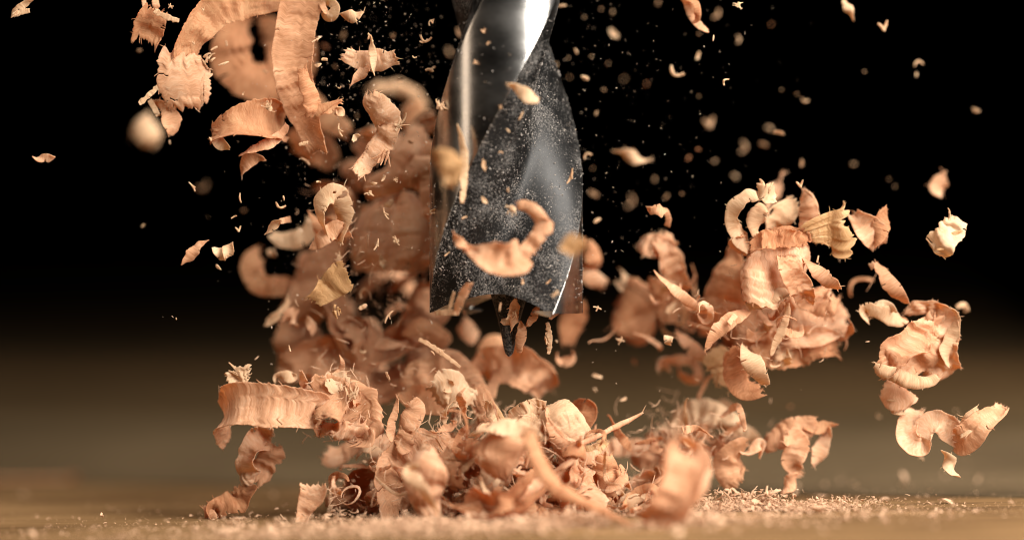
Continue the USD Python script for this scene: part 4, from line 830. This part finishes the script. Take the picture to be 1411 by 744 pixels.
for k, (px, py, dz, size) in enumerate([(868, 430, 46, 24), (1000, 474, 34, 26), (1060, 476, 30, 30), (1120, 446, 30, 28), (1092, 410, 26, 26), (950, 440, 40, 18), (1140, 440, 34, 22), (1030, 500, 24, 22), (960, 600, 24, 18), (985, 620, 20, 16), (916, 626, 26, 16), (1000, 600, 30, 15), (940, 650, 14, 17)]):
    mm_ = [PEACH, RUST, PALE][rng.integers(3 if k > 7 else 2)]
    lab = f"small torn {HUE[id(mm_)]} curl {'in the right-hand cluster,' if k < 8 else 'right of the heap,'} {near(px, py, RIGHTMARKS if k < 8 else LOWMARKS)}"
    shave(lab, [cp((px, py, dz), size, rng.uniform(0, 6.28, 3), turns=rng.uniform(.35, .7), taper=rng.uniform(.2, .7), width=rng.uniform(.8, 1.4), m=mm_, crumple=.2, jag=.25)], group='small torn curls: ' + lab)

# ------------------------------------------------------------------ flecks in the air, each where it hangs
FL = '''907,3,11,60,b 844,17,7,50,b 828,13,4,50,b 805,24,4,45,b 846,46,13,48,f 815,78,4,40,b 838,88,4,50,b 806,107,7,20,f 832,124,6,40,b 822,156,4,30,b 860,109,6,80,b 891,116,5,60,r
988,20,12,60,h 1017,7,9,-3,y 1018,55,9,50,h 983,53,5,-4,n 962,77,7,30,f 931,100,13,20,h 999,112,7,-3,h 963,47,4,40,b 1063,34,5,60,r 1084,104,6,110,b 1077,124,3,40,b 1109,139,9,40,h 1098,130,3,45,b
978,170,17,64,v 963,133,3,40,b 1025,203,13,72,h 1060,177,8,70,h 1052,199,9,60,f 1073,183,9,26,f 962,206,8,40,r 949,218,9,50,r 985,222,8,60,b 1105,225,9,36,f 872,215,30,40,w 809,214,7,20,h 817,232,4,50,b 902,247,8,60,b 1013,243,10,72,b
1169,14,16,20,w 1218,37,12,14,v 1265,87,8,30,h 1263,103,4,34,b 1191,99,3,40,b 1345,152,9,36,f 1176,226,7,60,b 1154,198,6,110,b 1103,254,9,-2,v 1233,257,3,50,b 1225,247,3,50,b
870,278,15,84,h 818,267,12,56,f 823,304,7,20,f 918,271,7,50,f 940,267,5,40,b 988,264,6,100,b 948,328,6,90,b 988,382,5,110,r 823,424,7,-4,n 854,469,7,10,y 874,498,11,50,r 823,518,9,20,f 820,537,4,26,b 859,550,6,16,f 1089,560,8,60,r 906,565,3,20,b
1210,573,6,46,h 1298,573,5,60,h 1317,566,5,60,b 1322,574,4,60,b 1270,631,5,20,h 1284,572,4,60,b
235,9,5,-6,y 280,13,4,-8,v 295,67,7,-3,f 312,60,5,10,f 308,88,9,-10,n 266,60,3,-4,y 283,44,6,40,r 192,70,4,30,b 324,123,5,80,b 234,196,4,10,b 335,129,3,0,n 366,99,5,20,f 447,82,6,-8,f 438,90,6,-4,f 436,55,9,-6,n
473,49,11,50,b 448,64,12,56,r 462,92,6,40,b 542,50,5,30,v 551,111,5,30,f 371,148,12,-8,y 490,190,9,-8,f 468,180,11,-6,n 418,198,9,-8,f 421,222,9,10,n 492,160,5,40,b 412,183,4,10,b 576,168,8,40,f 586,55,10,-6,h 592,97,7,0,f 596,30,5,-6,v 571,79,4,-8,h 468,121,3,0,h 473,215,13,96,b
656,10,9,4,n 593,31,6,-6,h 666,43,5,-30,v 633,45,11,50,f 619,72,14,80,b 584,57,7,-3,h 596,95,6,10,f 772,8,10,24,n 802,2,8,90,b 794,71,5,24,f 783,80,4,40,b 764,91,8,50,h 785,107,4,60,b 807,108,6,36,f 718,160,8,-26,n 667,228,9,-34,f 786,243,13,-18,n 598,292,10,-16,f 706,288,12,-34,y 667,276,8,-34,f 765,405,7,-32,y 689,423,7,-24,n 823,425,5,-4,n 767,470,3,10,b 602,447,6,40,b 545,248,4,-4,y 547,336,8,20,v
265,257,9,-5,n 280,258,14,90,h 331,273,8,-4,n 336,290,7,50,b 322,299,5,-2,n 329,316,7,-4,v 301,368,6,-5,f 386,284,9,-4,h 391,273,4,-6,n 439,251,4,-6,f 515,253,6,-6,f 528,246,6,-3,f 546,249,5,-4,v 509,266,9,-6,y 536,280,9,10,f 531,295,10,-5,n 519,337,10,-6,n 546,332,9,-4,y 527,361,13,14,f 546,356,8,30,f 497,353,12,30,f 468,354,9,10,y 459,370,6,-8,h 499,403,10,20,h 500,423,8,-2,f 535,436,12,-6,n 482,300,12,30,f 374,350,7,40,b 399,480,5,-6,n 477,496,12,36,f 534,518,8,-6,f 500,485,6,14,f 536,506,9,50,h 430,448,9,40,h 197,311,4,20,b 243,439,2,0,b 580,210,7,30,f 566,196,5,10,f
616,350,5,-28,n 640,300,5,-30,f 742,300,5,-34,n 700,262,4,-34,f 690,148,4,-33,y 690,210,4,-32,h 720,388,5,-34,f 756,388,5,-30,n 655,86,4,-34,y 672,60,3,-34,n 700,180,4,-28,n'''
AREAS = [(lambda x, y: 590 <= x <= 806 and y < 452, 'tiny wood fleck in front of the steel or at the rim of the drill bit', 'flecks around the drill bit'),
         (lambda x, y: x < 590 and y < 240, 'tiny wood fleck in the air among the shavings at the upper left', 'flecks at the upper left'),
         (lambda x, y: x < 590, 'tiny wood fleck in the air among the great curls left of the drill bit', 'flecks left of the drill bit'),
         (lambda x, y: y < 420, 'tiny pale wood fleck flying in the black air right of the drill bit', 'flecks in the black air on the right'),
         (lambda x, y: True, 'tiny wood fleck falling low over the bench right of the drill bit', 'flecks low on the right')]

def join(ms):
    v, f, u, n = [], [], [], 0
    for me, uv in ms:
        v.append(me.vertices); f.append(me.faces + n); u.append(uv); n += len(me.vertices)
    return trimesh.Trimesh(np.vstack(v), np.vstack(f), process=False), np.vstack(u)

def fleck(px, py, s, dz, kind):
    if abs(dz) > 35:
        s = s * (0.5 if kind in 'br' else 0.7)
    if 590 < px < 800 and py < 405 and dz < 0:
        dz = -(math.sqrt(max(10.55 ** 2 - (0.1 * (px - 697.5)) ** 2, 1)) + 0.5) / DEEP
    sd = nexts()
    r = np.random.default_rng(sd)
    a = r.uniform(0, 6.28)
    m = PALE
    def line(L, a, bend, x=px, y=py, n=3):
        t = np.linspace(-0.5, 0.5, n)
        return [(x + math.cos(a) * L * q + math.sin(a) * bend * L * (q * q * 4 - 0.4), y - math.sin(a) * L * q + math.cos(a) * bend * L * (q * q * 4 - 0.4), dz + r.uniform(-.4, .4)) for q in t]
    if kind == 'n':
        a = r.normal(1.57, 0.7)
        ms = [ribbon(line(s * 1.7, a, r.uniform(-.15, .15)), [0.9, max(1.3, s * .17), 0.7], seed=sd, jag=.3, crumple=.1, cup=80, t=.07, ruffle=.4)]
        if s > 8:
            ms.append(ribbon(line(s * .6, a + r.uniform(.3, .7), .1, px + 2), [.8, 1], seed=sd + 9000, jag=.2, t=.07))
    elif kind == 'h':
        ms = [ribbon(line(s * 1.5, a, r.choice((-1, 1)) * r.uniform(.25, .5), n=5), [s * .16, s * .24, s * .18], seed=sd, jag=.25, crumple=.2, cup=90, t=.08, roll=r.uniform(-40, 40))]
    elif kind == 'v':
        ms = [ribbon([(px, py + s * .5, dz), (px - s * .3, py, dz - .4), (px - s * .7, py - s * .35, dz)], [s * .18, s * .2, s * .12], seed=sd, jag=.3, cup=60, t=.08),
              ribbon([(px, py + s * .5, dz), (px + s * .15, py - s * .05, dz + .4), (px + s * .4, py - s * .7, dz)], [s * .18, s * .2, s * .1], seed=sd + 9000, jag=.3, cup=60, t=.08)]
    elif kind == 'w':
        ms = [ribbon([(px - s, py - s * .25, dz), (px, py + s * .1, dz - 3), (px + s, py + s * .25, dz)] if s > 20 else [(px - s * .3, py - s, dz), (px, py, dz - 2), (px + s * .3, py + s * .7, dz)], [s * .3, s * .36, s * .26], seed=sd, jag=.15, cup=110, t=.1)]
    elif kind == 'y':
        ms = [ribbon(line(s * .8, a, .1), [s * .2, s * .3, s * .2], seed=sd, jag=.5, crumple=.4, t=.08, ruffle=.5)]
        for q in range(5):
            b = r.uniform(0, 6.28)
            ms.append(ribbon(line(s * .9, b, r.uniform(-.3, .3), px + math.cos(b) * s * .4, py - math.sin(b) * s * .4), [.9, .8, .5], seed=sd + 9000 + q, jag=.1, t=.06))
    else:
        if kind == 'r':
            m = RUST
        e = 1.5 if kind == 'f' else 1.3
        ms = [ribbon(line(s * e, a, r.uniform(-.2, .2)), [s * .2, s * r.uniform(.25, .44), s * .22], seed=sd, jag=.45, crumple=.22, natural=False, cup=r.uniform(-80, 80), ruffle=.4, endjag=.9, t=.09, roll=r.uniform(-35, 35))]
    me, uv = join(ms)
    word = {'n': 'needle-thin', 'h': 'curled', 'v': 'forked', 'w': 'bar-shaped', 'y': 'fibrous', 'f': 'ragged', 'b': 'rounded', 'r': 'orange'}[kind]
    blur = 'sharp' if abs(dz) < 12 else ('out-of-focus' if abs(dz) > 35 else 'soft')
    place = next(g for t_, l, g in AREAS if t_(px, py))
    label = f"{'tiny ' if s < 4.5 else ''}{blur} {word} wood fleck {near(px, py, AIRMARKS)}"
    group = f'{place}: {label}'
    obj('wood_fleck', me, m, uv=uv, label=label, cat='wood fleck', group=group)

for item in FL.split():
    q = item.split(',')
    if q[4] == 'b' and float(q[3]) >= 90:
        continue                    # all but invisible in the photograph
    fleck(float(q[0]), float(q[1]), float(q[2]), float(q[3]), q[4])

# ------------------------------------------------------------------ sawdust: what nobody could count
def crumbs(C, S, seed, thin=0.25, flat=False, slim=False):
    """One mesh of little bent slips of wood: centres C, lengths S."""
    r = np.random.default_rng(seed)
    n = len(C)
    u = np.linspace(-0.5, 0.5, 4)
    w = np.where(r.random(n) < .45, r.uniform(.07, .16, n), r.uniform(.2, .5, n))
    if slim:
        w = 0.09 / (S / MM)
        thin = 0.8
    bend = r.uniform(-1.1, 1.1, n)
    ph = u[None] * bend[:, None] * 2
    x = np.sin(ph) / (np.abs(bend)[:, None] * 2 + 1e-6) * np.sign(bend)[:, None]
    x = np.where(np.abs(bend)[:, None] < .05, u[None], x)
    z = (1 - np.cos(ph)) / (bend[:, None] * 2 + 1e-6)
    taper = np.array([.55, 1, .9, .4])
    jit = r.uniform(.6, 1.4, (n, 4))
    Y = w[:, None] * taper[None] * jit * .5
    tw = r.uniform(-.5, .5, n)[:, None] * u[None]
    ring = []
    for sy, sz in ((-1, -1), (1, -1), (1, 1), (-1, 1)):
        yy, zz = sy * Y, sz * 0.5 * thin * w[:, None] * np.ones_like(Y)
        ring.append(np.stack([x, yy * np.cos(tw) - zz * np.sin(tw), z + yy * np.sin(tw) + zz * np.cos(tw)], -1))
    P = np.stack(ring, 2)                      # n, 4 stations, 4 corners, 3
    q = r.normal(size=(n, 4))
    if flat:
        q[:, 1:3] *= 0.35
    q /= np.linalg.norm(q, axis=1, keepdims=True)
    a, b, c, d = q.T
    M = np.stack([np.stack([1 - 2 * (c * c + d * d), 2 * (b * c - a * d), 2 * (b * d + a * c)], -1), np.stack([2 * (b * c + a * d), 1 - 2 * (b * b + d * d), 2 * (c * d - a * b)], -1), np.stack([2 * (b * d - a * c), 2 * (c * d + a * b), 1 - 2 * (b * b + c * c)], -1)], 1)
    P = np.einsum('nij,nskj->nski', M, P * S[:, None, None, None]) + C[:, None, None]
    F = []
    for s in range(3):
        for k in range(4):
            A, B = s * 4 + k, s * 4 + (k + 1) % 4
            F += [[A, B, B + 4], [A, B + 4, A + 4]]
    F += [[0, 2, 1], [0, 3, 2], [12, 13, 14], [12, 14, 15]]
    F = np.array(F)
    return trimesh.Trimesh(P.reshape(-1, 3), (F[None] + (np.arange(n) * 16)[:, None, None]).reshape(-1, 3), process=False)

r = np.random.default_rng(77)
def stuff(name, mesh, m, label, cat):
    obj(name, mesh, m, smooth=False, label=label, cat=cat, kind='stuff')

# carpet in front of the heap, the heap's own litter, and thin scatter over the planks (x, y in mm; size in mm)
xs, ys, ss, zs = [], [], [], []
def lay(n, fx, fy, size, h):
    x, y = fx(n), fy(n)
    xs.append(x); ys.append(y); ss.append(np.exp(r.normal(np.log(size), .45, n))); zs.append(r.uniform(0, 1, n) ** 1.6 * h)
lay(6400, lambda n: r.normal(3, 22, n), lambda n: r.normal(-20, 5.5, n), .6, 1.3)
lay(2600, lambda n: r.normal(-2, 19, n), lambda n: r.normal(-4, 7, n), .5, 1.0)
lay(3400, lambda n: r.normal(35, 6.5, n), lambda n: r.normal(-5, 2.6, n), .42, 1.3)
lay(600, lambda n: r.normal(31, 3.5, n), lambda n: r.normal(-4, 1.8, n), .8, 2.6)
lay(900, lambda n: r.normal(-32, 10, n), lambda n: r.normal(-24, 5, n), .5, .4)
lay(900, lambda n: r.uniform(-75, 72, n), lambda n: r.normal(-8, 13, n), .25, .1)
lay(320, lambda n: r.uniform(-80, 80, n), lambda n: r.uniform(-20, 60, n), .4, .1)
lay(50, lambda n: r.uniform(-80, 80, n), lambda n: r.uniform(0, 50, n), 1.0, .3)
x, y, s_, z = map(np.concatenate, (xs, ys, ss, zs))
patch = lambda x, y: meshkit.fbm(np.stack([x * .13, y * .22, x * 0], -1), 3, 4)
ok = r.random(len(x)) < np.clip((patch(x, y) - .33) * 5, .08, 1)
x, y, s_, z = x[ok], y[ok], s_[ok], z[ok]
stuff('sawdust', crumbs(np.stack([x, y, z + s_ * .16 + .02], -1) * MM, s_ * MM, 1, flat=True), CRUMB, 'pale sawdust and crumbs of wood strewn over the bench around the heap', 'sawdust')
# hair-fine fibres tangled in the heap and in the cluster on the right
def tangle(n, spots, sd, label):
    q = np.random.default_rng(sd)
    C = np.array([pt(*spots(q)) for _ in range(n)])
    C = C[C[:, 2] > 0.0006]
    L_ = np.exp(q.normal(np.log(1.5), .45, len(C)))
    stuff('fibre_tangle', crumbs(C, L_ * MM, sd, slim=True), CRUMB, label, 'wood fibres')
tangle(850, lambda q: (lambda px: (px, q.uniform(np.interp(px, [460, 540, 620, 700, 780, 850, 910], [665, 595, 562, 555, 565, 620, 665]), 712), q.uniform(-32, 30)))(float(np.clip(q.normal(675, 115), 455, 910))), 31, 'hair-fine fibres of torn wood tangled through the heap under the drill bit')
tangle(240, lambda q: (q.normal(1052, 52), q.normal(440, 36), q.uniform(0, 34)), 32, 'hair-fine fibres of torn wood tangled in the right-hand cluster')
tangle(260, lambda q: (q.normal(948, 38), q.normal(606, 24), q.uniform(8, 40)), 33, 'hair-fine fibres of torn wood among the pale strips right of the heap')
tangle(220, lambda q: (q.normal(470, 22), q.normal(562, 26), q.uniform(-12, 8)), 34, 'hair-fine fibres of torn wood at the ragged end of the rolled band')
tangle(260, lambda q: (q.normal(505, 50), q.normal(400, 90), q.uniform(5, 60)), 35, 'hair-fine fibres of torn wood among the great curls left of the drill bit')

# grain-fine powder between them
n = 15000
x = np.where(r.random(n) < .75, r.normal(0, 27, n), r.uniform(-80, 80, n))
y = np.where(r.random(n) < .6, r.normal(-14, 10, n), r.uniform(-25, 45, n))
s_ = np.exp(r.normal(np.log(.13), .4, n))
ok = r.random(n) < np.clip((patch(x, y) - .34) * 4, .08, 1)
x, y, s_ = x[ok], y[ok], s_[ok]
stuff('wood_powder', crumbs(np.stack([x, y, s_ * .15], -1) * MM, s_ * MM, 2, flat=True), CRUMB, 'fine wood powder dusted over the planks', 'wood powder')
# dust in the air round the drill
n = 2600
px = np.where(r.random(n) < .62, r.normal(520, 75, n), r.normal(720, 150, n))
py = np.where(r.random(n) < .7, r.normal(150, 130, n), r.uniform(0, 560, n))
dz = r.normal(0, 17, n)
C = np.array([pt(a, b, c) for a, b, c in zip(px, py, dz)])
s_ = np.exp(r.normal(np.log(.17), .5, n))
ok = (C[:, 2] > 0.004) & (C[:, 2] < 0.085) & (np.hypot(C[:, 0] - AX, C[:, 1]) > 0.0112)
stuff('airborne_dust', crumbs(C[ok], s_[ok] * MM, 3), DUST, 'fine pale dust hanging in the air around the drill bit', 'dust')
# dust sticking to the steel of the flutes and, more thinly, to the lands
P, Sz = [], []
for h in (0, 1):
    for c0, c1, num in ((nl - 1, nl + nf, 13000), (0, nl - 1, 700)):
        o = h * (nl + nf)
        c = r.integers(c0, c1, num)
        t = r.uniform(0.46, 0.995, num) ** (0.8)
        row = t * (nz - 1.001)
        i0 = row.astype(int)
        fr = (row - i0)[:, None]
        fc = r.random(num)[:, None]
        j0, j1 = (o + c) % NR, (o + c + 1) % NR
        p = (grid_v[i0, j0] * (1 - fc) + grid_v[i0, j1] * fc) * (1 - fr) + (grid_v[i0 + 1, j0] * (1 - fc) + grid_v[i0 + 1, j1] * fc) * fr
        d = meshkit.fbm(p * 420, 3, 9)
        low = np.interp(t, [.55, .75, .9, 1], [.25, .55, .9, 1])
        keepm = r.random(num) < np.clip((d - .36) * 4, 0.05, 1) * low
        p = p[keepm]
        # keep clear of the steel: stand on it, away from the axis
        ax = np.stack([np.full(len(p), AX), np.zeros(len(p)), p[:, 2]], -1)
        out = (p - ax) / np.linalg.norm(p - ax, axis=1, keepdims=True)
        sz = np.exp(r.normal(np.log(.15), .5, len(p)))
        p = p + out * (sz * .12 * MM)[:, None]
        rel = p - np.array([0, 0, EYE])
        P.append(np.stack([rel[:, 0] * CR + rel[:, 2] * SR, rel[:, 1], EYE - rel[:, 0] * SR + rel[:, 2] * CR], -1)); Sz.append(sz)
stuff('dust_on_drill', crumbs(np.vstack(P), np.concatenate(Sz) * MM, 4, thin=.5), GREYDUST, 'grey-white wood dust sticking to the flutes of the drill bit', 'dust')
